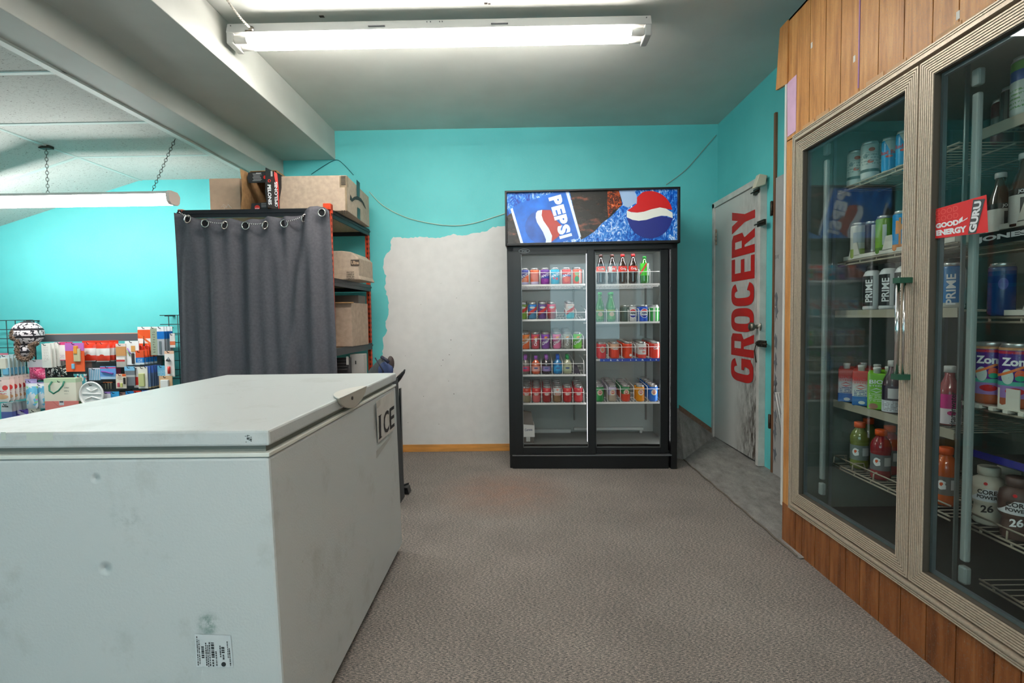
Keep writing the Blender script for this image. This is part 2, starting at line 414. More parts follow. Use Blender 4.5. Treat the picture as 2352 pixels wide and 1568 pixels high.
# ------------------------------------------------------------------ GROCERY door (door_1) and its frame
white_d, nt, b = newmat('scuffed_white_door'); h = NT(nt); tc = nt.nodes.new('ShaderNodeTexCoord'); O = tc.outputs['Object']
sp = nt.nodes.new('ShaderNodeSeparateXYZ'); nt.links.new(O, sp.inputs[0])
dirt = h.noise(h.vmap(O, (1, 5, 1.6)), 5, 9, .75)
edge_ = h.math('SUBTRACT', 1.0, h.math('DIVIDE', h.math('SUBTRACT', sp.outputs[1], 3.43), .42), True)
lowz = h.math('SUBTRACT', 1.0, h.math('DIVIDE', h.math('SUBTRACT', sp.outputs[2], .0), 1.05), True)
f = h.math('MULTIPLY', h.math('MULTIPLY', edge_, h.math('ADD', lowz, .25)), h.math('MULTIPLY', h.math('SUBTRACT', dirt, .37, True), 7.5), True)
c = h.mix(f, lin((205, 204, 200)) + (1,), lin((72, 62, 54)) + (1,))
c = h.mix(h.math('MULTIPLY', h.math('GREATER_THAN', h.noise(O, 7, 9, .8), .66), .5), c, lin((120, 112, 104)) + (1,))
nt.links.new(c, b.inputs['Base Color']); b.inputs['Roughness'].default_value = .5
door = structure(MB().box(RX - .035, RX - .002, 3.475, 4.225, .115, 1.995).build('door_1', white_d, bevel=.003))
frame_w = mat('door_frame_white', (206, 204, 198), .55, noise=.12, nscale=12)
g = MB(); g.box(RX - .045, RX, 4.23, 4.27, .10, 2.035); g.box(RX - .045, RX, 3.43, 4.27, 1.998, 2.04); g.box(RX - .045, RX, 3.43, 3.47, .095, 2.04)
structure(g.build('trim_4', frame_w, bevel=.002))
red_m, nt, b = newmat('worn_red_vinyl'); h = NT(nt); tc = nt.nodes.new('ShaderNodeTexCoord')
c = h.mix(h.math('GREATER_THAN', h.noise(tc.outputs['Object'], 48, 6, .75), .665), lin((196, 26, 24)) + (1,), lin((205, 180, 168)) + (1,))
nt.links.new(c, b.inputs['Base Color']); b.inputs['Roughness'].default_value = .4
def heavy(ch):
    """polygons of a heavy condensed capital in a unit box"""
    sx, sy = .34, .155
    def arc(a0, a1, k=18):
        out = []
        for i in range(k):
            q = []
            for a, ro in ((a0 + (a1 - a0) * i / k, 1), (a0 + (a1 - a0) * (i + 1) / k, 1), (a0 + (a1 - a0) * (i + 1) / k, 0), (a0 + (a1 - a0) * i / k, 0)):
                c, s = math.cos(R_(a)), math.sin(R_(a)); e = .62
                c, s = math.copysign(abs(c) ** e, c), math.copysign(abs(s) ** e, s)
                q.append((.5 + c * (.5 if ro else .5 - sx), .5 + s * (.5 if ro else .5 - sy)))
            out.append(q)
        return out
    bar = lambda x0, y0, x1, y1: [(x0, y0), (x1, y0), (x1, y1), (x0, y1)]
    if ch == 'O': return arc(0, 360, 36)
    if ch == 'C': return arc(28, 332, 30)
    if ch == 'G': return arc(28, 330, 30) + [bar(.66, .10, 1, .50), bar(.52, .38, 1, .50)]
    if ch == 'E': return [bar(0, 0, sx, 1), bar(sx, 0, 1, sy), bar(sx, 1 - sy, 1, 1), bar(sx, .5 - sy / 2, .92, .5 + sy / 2)]
    if ch == 'R': return [bar(0, 0, sx, 1), bar(sx, 1 - sy, .78, 1), bar(sx, .42, .78, .42 + sy * .8), [(.78, 1), (1, .93), (1, .52), (.78, .44), (.66, .55), (.66, .86)], [(.42, .46), (.74, .46), (1, 0), (.64, 0)]]
    if ch == 'Y': return [[(0, 1), (.36, 1), (.66, .42), (.33, .42)], [(1, 1), (.64, 1), (.34, .42), (.67, .42)], bar(.33, 0, .67, .45)]
def bigletters(word, mbx, x, yb, yt, z0, z1, mi=0, bold=.035, gap=.09):
    n = len(word); wid = [1.0 if ch not in 'OGC' else 1.05 for ch in word]; tot = sum(wid) + gap * (n - 1) * 1
    z = z0
    for ch, w in zip(word, wid):
        hh = (z1 - z0) * w / tot
        for pi_, poly_ in enumerate(heavy(ch)): mbx.add([(x - pi_ * .00012, yb + (yt - yb) * v, z + hh * u) for u, v in poly_], [tuple(range(len(poly_)))], mi)
        z += hh + (z1 - z0) * gap / tot
a1 = oX(1731, 882, RX - .036); a2 = oX(1679, 882, RX - .036); ztop = oX(1731, 464, RX - .036).z; zbot = oX(1729, 884, RX - .036).z
g = MB(); bigletters('GROCERY', g, RX - .0365, a1.y, a2.y, zbot, ztop, bold=.11)
g.build('lettering', red_m, door)
steel = mat('worn_steel', (128, 122, 112), .35, .9, noise=.2, nscale=60); rust_m = mat('dark_worn_metal', (74, 68, 60), .5, .7, noise=.3, nscale=80)
k0 = oX(1739, 750, RX - .05)
g = MB(); g.lathe([(.033, 0), (.033, -.006), (.014, -.010), (.013, -.032), (.026, -.040), (.030, -.055), (.022, -.066), (.004, -.068)], 20, 0, (RX - .035, k0.y, k0.z), axis='X')
g.build('knob', steel, door)
k1 = oX(1746, 789, RX - .05)
g = MB(); g.box(RX - .045, RX - .036, k1.y - .06, k1.y + .05, k1.z - .022, k1.z + .022); g.tube([(RX - .052, k1.y + .06, k1.z), (RX - .052, k1.y - .09, k1.z)], .006)
g.tube([(RX - .055, k1.y + .045, k1.z), (RX - .06, k1.y + .06, k1.z - .05), (RX - .05, k1.y + .055, k1.z - .13)], .004)
for dy in (-.04, 0, .03): g.box(RX - .062, RX - .036, k1.y + dy - .005, k1.y + dy + .005, k1.z - .014, k1.z + .014)
g.build('bolt_latch', rust_m, door)
for px, py, l in ((1748, 513, .06), (1738, 440, .05)):
    q = oX(px, py, RX - .04); g = MB(); g.box(RX - .05, RX - .036, q.y - l, q.y + l * .6, q.z - .018, q.z + .018); g.tube([(RX - .055, q.y - l - .02, q.z), (RX - .055, q.y + l, q.z)], .005)
    g.build('slide_bolt', rust_m, door)
q = oX(1752, 418, RX - .04); g = MB(); g.hexa([(RX - .10, q.y - .02, q.z - .04), (RX - .03, q.y - .02, q.z - .02), (RX - .03, q.y + .03, q.z - .02), (RX - .10, q.y + .03, q.z - .04), (RX - .07, q.y - .02, q.z + .05), (RX - .02, q.y - .02, q.z + .04), (RX - .02, q.y + .03, q.z + .04), (RX - .07, q.y + .03, q.z + .05)])
g.build('door_contact', mat('yellowed_plastic', (214, 204, 182), .5), door, bevel=.004)
for py in (545,):
    q = oX(1644, py, RX - .05); g = MB()
    for k in range(4): g.lathe([(.008, -.014), (.008, .014)], 10, 0, (RX - .052, q.y - .01, q.z + (k - 1.5) * .032))
    g.build('hinge', mat('painted_hinge', (190, 168, 150), .4, .5), door)

# grey panel door and brown trim beside it
g = MB(); g.box(RX - .012, RX - .001, 2.54, 3.295, .09, 1.985)
d2 = structure(g.build('door_2', mat('grey_panel_door', (176, 174, 172), .55, noise=.14, nscale=5)))
g = MB(); q = oX(1781, 505, RX)
for i in range(9):
    z = .20 + .13 * i + random.uniform(-.04, .04); n_ = 11; ph = random.random() * 6
    g.prism([(RX - .0135, 3.272 + (.016 + .009 * math.sin(3 * k + ph)) * math.cos(2 * math.pi * k / n_), z + (.045 + .022 * math.sin(2.3 * k + ph)) * math.sin(2 * math.pi * k / n_)) for k in range(n_)], (.001, 0, 0))
g.build('peeled_patch', mat('peeled_dark', (112, 116, 122), .8), d2)
g = MB(); pz = oX(1788, 594, RX); g.text('LEVE', (RX - .0128, pz.y + .03, pz.z), (0, -.06, 0), (0, 0, .022)); g.build('lettering', mat('pencil', (80, 80, 80), .8), d2)
zt_ = oX(1777, 265, RX).z
g = MB(); g.box(RX - .016, RX, 3.30, 3.322, .08, zt_); structure(g.build('trim_5', mat('brown_trim', (128, 88, 62), .55, noise=.3, nscale=30, stretch=(1, 1, .1)), bevel=.002))
for py in (478, 970):
    q = oX(1774, py, RX - .02); g = MB(); g.box(RX - .022, RX - .012, 3.318, 3.345, q.z - .045, q.z + .045); g.lathe([(.007, -.045), (.007, .045)], 10, 0, (RX - .024, 3.32, q.z)); g.build('hinge', rust_m, d2)
# ================================================================== chest freezer
fx0, fx1, fy0, fy1, FH = -1.40, -.59, 1.178, 2.42, .866
fz, nt, b = newmat('freezer_enamel'); h = NT(nt); tc = nt.nodes.new('ShaderNodeTexCoord'); O = tc.outputs['Object']
c = h.mix(h.math('MULTIPLY', h.math('SUBTRACT', h.noise(O, 4.5, 8, .7), .54, True), 2.2, True), lin((198, 204, 204)) + (1,), lin((146, 150, 140)) + (1,))
c = h.mix(h.math('GREATER_THAN', h.noise(h.vmap(O, (1, 1, .25)), 55, 3), .765), c, lin((120, 112, 100)) + (1,))
def spot(P, r, sx=1.0, thr=.42):
    d = nt.nodes.new('ShaderNodeVectorMath'); d.operation = 'DISTANCE'; nt.links.new(h.vmap(O, (sx, 1, 1)), d.inputs[0]); d.inputs[1].default_value = (P[0] * sx, P[1], P[2])
    return h.math('SUBTRACT', 1.0, h.math('DIVIDE', d.outputs['Value'], r), True)
q = oY(478, 1432, fy0) - Vector((-1.0, 1.8, 0))
f = h.math('MULTIPLY', h.math('MULTIPLY', spot(q, .035), h.math('SUBTRACT', h.noise(O, 60, 5, .7), .36, True)), 5.0, True)
c = h.mix(f, c, lin((98, 130, 122)) + (1,))
q = oY(290, 1190, fy0) - Vector((-1.0, 1.8, 0))
f = h.math('MULTIPLY', h.math('MULTIPLY', spot(q, .04, .7), h.math('SUBTRACT', h.noise(O, 50, 6, .7), .47, True)), 2.5, True)
c = h.mix(f, c, lin((132, 146, 146)) + (1,))
nt.links.new(c, b.inputs['Base Color']); b.inputs['Roughness'].default_value = .42; b.inputs['Specular IOR Level'].default_value = .45
dent = None
for px, py, r in ((220, 1098, .015), (241, 1305, .020)):
    q = oY(px, py, fy0) - Vector((-1.0, 1.8, 0)); s_ = spot(q, r); s_ = h.math('MULTIPLY', h.math('MULTIPLY', s_, s_), -15.0 if r > .018 else -10.0)
    dent = s_ if dent is None else h.math('ADD', dent, s_)
hh = h.math('ADD', h.math('MULTIPLY', h.noise(O, 170, 3, .5), .55), dent)
bp = nt.nodes.new('ShaderNodeBump'); bp.inputs['Strength'].default_value = .45; bp.inputs['Distance'].default_value = .0022
nt.links.new(hh, bp.inputs['Height']); nt.links.new(bp.outputs[0], b.inputs['Normal'])
fr = thing('chest_freezer', 'long white scuffed chest freezer with an ICE sign on its side, standing on carpet', 'freezer', (-1.0, 1.8, 0))
g = MB(); g.hexa([(fx0, fy0 + .004, .045), (fx1 + .022, fy0 - .004, .035), (fx1 + .016, fy1, .035), (fx0, fy1, .045), (fx0, fy0, .800), (fx1, fy0, .800), (fx1, fy1, .800), (fx0, fy1, .800)])
g.build('body', fz, fr, bevel=.007)
g = MB(); g.box(fx0 + .012, fx1 - .012, fy0 + .012, fy1 - .012, .80, .832); g.build('gasket', mat('gasket_grey', (120, 124, 118), .8), fr)
g = MB(); g.box(fx0 - .003, fx1 + .003, fy0 - .003, fy1 + .003, .802, .812); g.build('rim_trim', mat('cream_rim', (226, 228, 220), .4), fr, bevel=.002)
g = MB(); g.box(fx0 - .004, fx1 + .004, fy0 - .004, fy1 + .004, .828, FH); g.build('lid', fz, fr, bevel=.006)
# rim joints
g = MB(); ya = oX(773, 921, fx1 + .005).y; yb = oX(837, 890, fx1 + .005).y; n = 16; top = []; sid = []
for i in range(n + 1):
    t = i / n; y = ya + (yb - ya) * t; top.append((fx1 + .012 - .055 * math.sin(math.pi * t) ** .7, y, FH + .003)); sid.append((fx1 + .012, y, FH + .003 - .052 * math.sin(math.pi * min(1, t * 1.0 + .0)) ** .6))
g.prism([(fx1 + .014, ya, FH + .001)] + [tuple(p) for p in top[1:-1]] + [(fx1 + .014, yb, FH + .001)], (0, 0, .004))
hd = g.build('handle', mat('handle_white', (222, 222, 216), .35), fr, bevel=.001)
g = MB(); g.prism([(fx1 + .006, p[1], p[2]) for p in sid], (.008, 0, 0)); g.build('lock_plate', mat('plate_grey', (176, 172, 160), .4), hd)
q = oX(809, 914, fx1 + .015); g = MB(); g.lathe([(.006, 0), (.006, .003)], 14, 0, (fx1 + .014, q.y, q.z), axis='X'); g.build('keyhole', mat('keyhole_dark', (40, 34, 28), .5), hd)
for a in ((fx1 - .04, fy0 + .07), (fx0 + .04, fy0 + .07), (fx1 - .04, fy1 - .07), (fx0 + .04, fy1 - .07)):
    MB().lathe([(.022, 0), (.022, .045)], 14, 0, (a[0], a[1], 0)).build('foot', mat('black_rubber', (24, 24, 24), .7), fr)
# rating label, near end
p = [oY(*v, fy0 - .003) for v in ((447, 1456), (530, 1459), (536, 1532), (451, 1531))]
def onq(u, v, lift=0): return (p[3] * (1 - u) + p[2] * u) * (1 - v) + (p[0] * (1 - u) + p[1] * u) * v + Vector((0, -lift, 0))
g = MB(); g.quad(*[onq(u, v) for u, v in ((0, 0), (1, 0), (1, 1), (0, 1))])
lb = g.build('rating_label', mat('label_white', (206, 212, 214), .6), fr); lb['label'] = 'small white rating label with rows of sideways black print'
g = MB(); ink = mat('ink_dark', (48, 52, 54), .7)
for u0, u1, va, vb in ((.05, .075, .05, .95), (.10, .125, .1, .85), (.17, .24, .28, .65), (.28, .31, .05, .8), (.33, .36, .02, .7), (.38, .41, .04, .8), (.44, .52, .3, .8), (.45, .49, .03, .28), (.55, .58, .05, .5), (.67, .70, .32, .68), (.72, .80, .45, .68), (.74, .78, .25, .4), (.88, .90, .3, .85), (.92, .95, .05, .6)):
    v = va
    while v < vb - .02:
        l = random.uniform(.02, .07); g.quad(onq(u0, v, .001), onq(u1, v, .001), onq(u1, min(v + l, vb), .001), onq(u0, min(v + l, vb), .001)); v += l + random.uniform(.012, .03)
cc = onq(.75, .1, .001); g.lathe([(.0055, 0), (.0055, -.0005)], 16, 0, tuple(cc), axis='Y')
g.build('print', ink, lb)
# sticky marks on the lid edge
for px0, px1, py0, py1 in ((60, 122, 994, 1011), (2, 14, 992, 1010)):
    a = oY(px0, py0, fy0 - .0048); d = oY(px1, py1, fy0 - .0048); g = MB(); g.quad((a.x, a.y, a.z), (d.x, a.y, a.z), (d.x, a.y, d.z), (a.x, a.y, d.z))
    g.build('tape_residue', mat('tape_residue', (200, 208, 198), .5), fr)
q = oY(570, 1009, fy0 - .0048); g = MB()
for i in range(22): dx, dz = random.gauss(0, .004), random.gauss(0, .004); g.box(q.x + dx, q.x + dx + .002, fy0 - .0052, fy0 - .0046, q.z + dz, q.z + dz + .0015)
g.build('scuff', mat('scuff_dark', (62, 72, 70), .8), fr)
# ICE sign, taped to the aisle side
sx = fx1 + .006
pp = [oX(862, 922, sx), oX(903, 896, sx), oX(904, 985, sx), oX(866, 1016, sx)]
pp = [Vector((sx + .003 + .02 * (0.8 - v.z) * .3, v.y, v.z)) for v in pp]
sg = thing('ice_sign', 'creased white paper sign reading ICE taped to the freezer side', 'sign', tuple((pp[0] + pp[2]) / 2))
g = MB(); g.prism([tuple(v) for v in pp], (.001, 0, 0)); g.build('paper', mat('sign_paper', (206, 204, 198), .55, noise=.08, nscale=25), sg)
bx = pp[3] * .92 + pp[2] * .08; ex = pp[2] * .95 + pp[3] * .05; o3 = oX(868, 1008, sx) ; e3 = oX(903, 978, sx); t3 = oX(867, 955, sx)
o3.x = e3.x = t3.x = sx + .0065
g = MB(); serif = text_geo('ICE', 0.0)
def quadtext(g, s, a, bb, cc, bold=0.0, mi=0): g.text(s, a, bb - a, cc - a, mi, bold)
L3 = [('I', .0, .22), ('C', .28, .62), ('E', .68, 1.0)]
for ch, u0, u1 in L3: g.text(ch, o3 + (e3 - o3) * u0, (e3 - o3) * (u1 - u0) * (1.0 if ch != 'I' else .5), t3 - o3, 0, .01)
# serifs
for ch, u0, u1 in (('I', -.04, .16),):
    for v in (0, .97):
        a = o3 + (e3 - o3) * u0 + (t3 - o3) * v; g.quad(a, a + (e3 - o3) * (u1 - u0), a + (e3 - o3) * (u1 - u0) + (t3 - o3) * .03, a + (t3 - o3) * .03)
g.build('lettering', mat('black_print', (26, 26, 28), .6), sg)
g = MB()
for a, d in (((855, 925), (873, 975)), ((862, 1030), (898, 1018))):
    P_, Q_ = oX(*a, sx), oX(*d, sx); z0, z1 = sorted((P_.z, Q_.z)); y0, y1 = sorted((P_.y, Q_.y)); g.quad((sx + .0012 + .004 * z0, y0, z0), (sx + .0012 + .004 * z0, y1, z0 + .03), (sx + .0012 + .004 * z1, y1, z1), (sx + .0012 + .004 * z1, y0, z1 - .01))
g.build('tape', glass('clear_tape', (.99, .99, .98), 1.3, .0, .2), sg)

# ================================================================== fluorescent lights
housing = mat('lamp_housing', (200, 200, 198), .45, spec=.3); lamp_m = mat('lit_tube', (255, 250, 243), .5, emit=TUBE_POWER)
cap_m = mat('tube_end', (235, 232, 226), .4); metal_m = mat('bright_metal', (190, 188, 184), .3, .9)
def strip_light(x0, x1, y, zc, label, visible=True):
    L = thing('ceiling_light', label, 'ceiling light', ((x0 + x1) / 2, y + .05, zc))
    g = MB(); g.hexa([(x0, y - .005, zc - .052), (x1, y - .005, zc - .052), (x1, y + .115, zc - .052), (x0, y + .115, zc - .052), (x0, y + .012, zc), (x1, y + .012, zc), (x1, y + .10, zc), (x0, y + .10, zc)])
    g.build('housing', housing, L, bevel=.003)
    if visible:
        hb = [o for o in L.children if o.name.startswith('housing')][0]; sd = mat('slot_dark', (120, 118, 122), .6)
        for px, w in ((846, 38), (1128, 38)): q = oY(px, 68, y); MB().box(q.x, q.x + w / 440, y - .0065, y - .001, zc - .036, zc - .032).build('slot', sd, hb)
        for px in (981, 989, 1010, 1016, 530, 1485): q = oY(px, 58, y); MB().lathe([(.003, 0), (.003, .004)], 8, 0, (q.x, y - .004, zc - .018), axis='Y').build('screw', sd, hb)
    for yy in (y + .018, y + .088):
        zt2 = zc - .078
        t = MB().lathe([(.019, x0 + .10), (.019, x1 - .10)], 18, 0, (0, yy, zt2), axis='X').build('tube', lamp_m, L)
        MB().lathe([(.013, x0 + .03), (.0195, x0 + .04), (.0195, x0 + .10)], 18, 0, (0, yy, zt2), axis='X').build('end_cap', cap_m, t)
        MB().lathe([(.0195, x1 - .10), (.0195, x1 - .04), (.013, x1 - .03)], 18, 0, (0, yy, zt2), axis='X').build('end_cap', cap_m, t)
    for sx_, e in ((x0, 1), (x1, -1)):
        g = MB(); g.box(min(sx_, sx_ + e * .035), max(sx_, sx_ + e * .035), y - .002, y + .112, zc - .105, zc - .045); g.build('socket', housing, L, bevel=.006)
    return L
ya_ = 2.66
ml = strip_light(oY(519, 70, ya_).x, oY(1497, 60, ya_).x, ya_, CZ - .036, 'bare twin-tube fluorescent strip fixed under the white ceiling')
strip_light(-1.2, 1.04, -.9, CZ - .036, 'added unseen twin-tube fluorescent strip behind the viewer', False)  # extra fixture added out of view to give the room more light
cd = thing('conduit', 'short flexible metal conduit feeding the fluorescent strip', 'cable', tuple(oZ(540, 20, CZ - .02)))
a = oZ(518, -6, CZ - .008); d = oY(577, 66, ya_ - .01); g = MB(); pth = []; rad = []
for i in range(60):
    t = i / 59; pnt = a.lerp(d, t); pnt.z += .0 - .012 * math.sin(math.pi * t); pth.append(pnt); rad.append(.0058 + .0012 * math.sin(i * 1.6))
g.tube(pth, .006, 8, radii=rad); g.build('hose', mat('conduit_white', (212, 206, 196), .4, .3), cd)
g = MB(); g.lathe([(.012, -.008), (.012, .008)], 10, 0, tuple(d)); g.tube([d + Vector((-.03, 0, -.01)), d + Vector((.005, 0, -.012))], .005); g.build('connector', steel, cd)

# left lamp, hung on chains from the tile ceiling
LY = 3.40
q = oY(403, 437, LY); q2 = oY(403, 462, LY); lx1 = oY(390, 437, LY).x; ztp = q.z; zbt = q2.z - .012
LL = thing('hanging_light', 'wraparound fluorescent light hung on two chains below the ceiling tiles', 'ceiling light', (lx1 - 1.2, LY + .06, ztp))
g = MB(); g.prism([(lx1 - 2.4, LY + .01, ztp), (lx1 - 2.4, LY + .07, ztp), (lx1 - 2.4, LY + .095, ztp - .022), (lx1 - 2.4, LY - .012, ztp - .022)], (2.38, 0, 0)); g.build('housing', housing, LL)
g = MB(); g.prism([(lx1 - 2.4, LY - .012, ztp - .023), (lx1 - 2.4, LY + .095, ztp - .023), (lx1 - 2.4, LY + .09, zbt + .015), (lx1 - 2.4, LY + .07, zbt), (lx1 - 2.4, LY + .015, zbt), (lx1 - 2.4, LY - .004, zbt + .015)], (2.38, 0, 0)); g.build('diffuser', mat('lit_diffuser', (255, 254, 250), .5, emit=LENS_POWER), LL)
g = MB(); g.prism([(lx1 - .02, LY + .005, ztp + .002), (lx1 - .02, LY + .075, ztp + .002), (lx1 - .02, LY + .10, ztp - .024), (lx1 - .02, LY + .092, zbt + .014), (lx1 - .02, LY + .072, zbt - .003), (lx1 - .02, LY + .013, zbt - .003), (lx1 - .02, LY - .009, zbt + .014), (lx1 - .02, LY - .017, ztp - .024)], (.022, 0, 0)); g.build('end_cap', mat('cap_pink_white', (226, 212, 206), .5), LL)
def chain(a, d, name, label, n=None, r=.0016, w=.008):
    c_ = thing(name, label, 'chain', tuple(a)); a = Vector(a); d = Vector(d); L = (d - a).length; n = n or int(L / .021); t = (d - a).normalized(); u = t.orthogonal().normalized(); v = t.cross(u); g = MB()
    for i in range(n):
        m = a.lerp(d, (i + .5) / n); s = u if i % 2 else v; ln = L / n * .68
        g.tube([m + t * math.cos(k * math.pi / 4) * ln + s * math.sin(k * math.pi / 4) * w for k in range(8)], r, 5, closed=True)
    g.build('links', rust_m, c_); return c_
tzc = TZ - .006
c1 = chain(oZ(402, 320, tzc), oY(350, 438, LY + .06), 'chain', 'right-hand slanting chain holding the hanging light')
a = oZ(106, 339, zt(oZ(106, 339, TZ).x)); c2 = chain(a, oY(110, 446, LY + .06), 'chain', 'left-hand vertical chain with a dark plate at its top', None)
MB().box(a.x - .035, a.x + .035, a.y - .02, a.y + .02, a.z - .008, a.z + .01).build('hook_plate', rust_m, c2)

# ================================================================== double-door drinks fridge
PO = Vector((-.062, 3.735, 0)); RZ = R_(-1.8)
M4 = Matrix.Translation(PO) @ Matrix.Rotation(RZ, 4, 'Z'); M4i = M4.inverted()
def FL(px, py, ly=0.0):
    o = M4i @ Vector((0, 0, CAMH)); d = M4i.to_3x3() @ ray(px, py); t = (ly - o.y) / d.y; return o + d * t
blk = mat('black_enamel', (11, 11, 13), .38, spec=.5, noise=.25, nscale=8); blk2 = mat('black_frame', (15, 17, 19), .35)
inner = mat('fridge_liner', (146, 152, 148), .5, noise=.06, nscale=3); shelf_w = mat('white_coated_wire', (236, 232, 228), .35)
fg = thing('drinks_fridge', 'tall black two-door glass drinks fridge with a lit blue cola sign on top', 'fridge', PO, RZ, local=True)
wL = FL(1166, 700).x; wR = FL(1556, 700).x; zs = FL(1160, 561).z; DEP = .50
g = MB()
g.box(wL, wL + .035, .03, DEP, .0, zs + .05); g.box(wR - .045, wR, .0, DEP, .0, zs + .05); g.box(wL, wR, DEP - .012, DEP, .0, zs + .05); g.box(wL, wR, .03, DEP, zs - .03, zs + .05); g.box(wL, wR, .05, DEP, .03, .125)
g.box(wL, wR, .0, .04, zs - .055, zs)
g.box(wL, wL + .05, -.0, .04, .105, zs)
g.build('cabinet', blk, fg, bevel=.004)
g = MB(); g.box(FL(1177, 1060).x, FL(1537, 1060).x, .012, .05, .0, .098); g.build('kick_plate', blk, fg, bevel=.004)
g = MB(); g.box(wL + .02, wR - .04, -.006, .03, .100, .108); g.build('bottom_track', mat('track_grey', (120, 122, 124), .35, .6), fg)
zf = .172; ztop_i = FL(1350, 578, .03).z + .03
g = MB(); x0, x1 = wL + .06, wR - .065
g.quad((x0, .48, zf), (x1, .48, zf), (x1, .48, ztop_i), (x0, .48, ztop_i)); g.quad((x0, .06, zf), (x0, .48, zf), (x0, .48, ztop_i), (x0, .06, ztop_i)); g.quad((x1, .06, zf), (x1, .48, zf), (x1, .48, ztop_i), (x1, .06, ztop_i))
g.quad((x0, .06, zf), (x1, .06, zf), (x1, .48, zf), (x0, .48, zf), mi=1); g.quad((x0, .06, ztop_i), (x1, .06, ztop_i), (x1, .48, ztop_i), (x0, .48, ztop_i))
g.build('liner', [inner, mat('fridge_floor', (112, 114, 112), .5)], fg)
g = MB(); g.box(x0 + .01, FL(1310, 985, .47).x, .44, .475, FL(1250, 990, .46).z - .01, FL(1250, 985, .46).z); g.box(FL(1318, 985, .47).x, FL(1476, 985, .47).x, .44, .475, FL(1400, 984, .46).z - .008, FL(1400, 981, .46).z)
qd = FL(1472, 986, .42); g.lathe([(.004, 0), (.012, .005), (.012, .02), (.004, .026)], 12, 0, (qd.x, .42, zf)); g.build('drain_rail', mat('liner_rail', (186, 190, 186), .4), fg)
g = MB(); qd = FL(1318, 900, .475).x; g.box(qd - .004, qd + .008, .465, .478, zf + .1, ztop_i - .1); qd = FL(1484, 900, .475).x; g.box(qd - .008, qd + .004, .465, .478, zf + .1, ztop_i - .1); g.build('shelf_track', mat('track_dark', (104, 104, 100), .5), fg)
# interior lamp behind the centre stile
xm = FL(1349, 800, .05).x
g = MB(); g.box(xm - .003, xm + .003, .05, .07, zf + .02, ztop_i - .02); g.build('interior_lamp', mat('fridge_lamp', (250, 246, 255), .5, emit=.9), fg)
xx = wR - .072; sl_ = mat('side_fill_glow', (240, 240, 240), .5, emit=6.0); MB().box(xx - .004, xx + .003, .06, .075, zf + .02, ztop_i - .02).build('side_fill', sl_, fg); xx = wL + .066; MB().box(xx - .003, xx + .004, .06, .075, zf + .02, ztop_i - .02).build('side_fill', mat('side_fill_dim', (240, 240, 240), .5, emit=.5), fg)  # glowing side strips added to brighten the fridge interior
MB().box(x0 + .02, x1 - .02, .04, .06, ztop_i - .011, ztop_i - .003).build('hidden_top_fill', mat('top_fill_glow', (246, 246, 250), .5, emit=12.0), fg)  # glow strip added out of sight above the glass to light the shelves
# sliding doors
def fdoor(xa, xb, ga, gb, y, label):
    za, zb = .112, zs - .05; gza = FL((1275 if xa < .5 else 1440), 1027, y).z; gzb = FL((1275 if xa < .5 else 1440), 583 if xa < .5 else 578, y).z
    g = MB(); g.box(xa, ga, y, y + .022, za, zb); g.box(gb, xb, y, y + .022, za, zb); g.box(ga, gb, y, y + .022, za, gza); g.box(ga, gb, y, y + .022, gzb, zb)
    d = g.build('door', blk2, fg, bevel=.002); d['label'] = label
    MB().box(ga, gb, y + .008, y + .012, gza, gzb).build('glass_pane', glass('fridge_glass', (.97, .98, .98), 1.45), d)
    g = MB(); e = .004; g.box(ga, ga + e, y - .001, y + .01, gza, gzb); g.box(gb - e, gb, y - .001, y + .01, gza, gzb); g.box(ga, gb, y - .001, y + .01, gza, gza + e)
    g.build('glazing_bead', mat('bead', (110, 112, 112), .3, .6), d); return d
dl = fdoor(FL(1181, 800, 0).x, FL(1366, 800, 0).x, FL(1199, 800, 0).x, FL(1350, 800, 0).x, 0.0, 'left sliding glass door')
dr = fdoor(FL(1352, 800, .024).x, FL(1535, 800, .024).x, FL(1368, 800, .024).x, FL(1517, 800, .024).x, .024, 'right sliding glass door')
q = FL(1204, 576, -.003); g = MB(); n = 20
for k, (rx, rz, yy, mi) in enumerate(((.040, .0155, -.0015, 0), (.037, .013, -.0022, 1))):
    g.prism([(q.x + rx * math.cos(2 * math.pi * i / n), yy, q.z + rz * math.sin(2 * math.pi * i / n)) for i in range(n)], (0, .0006, 0), mi)
g.text('true', (q.x - .018, -.0026, q.z - .006), (.036, 0, 0), (0, 0, .012), 0, .02)
g.build('badge', [mat('badge_white', (200, 204, 204), .4), mat('badge_black', (24, 26, 26), .4)], dl)
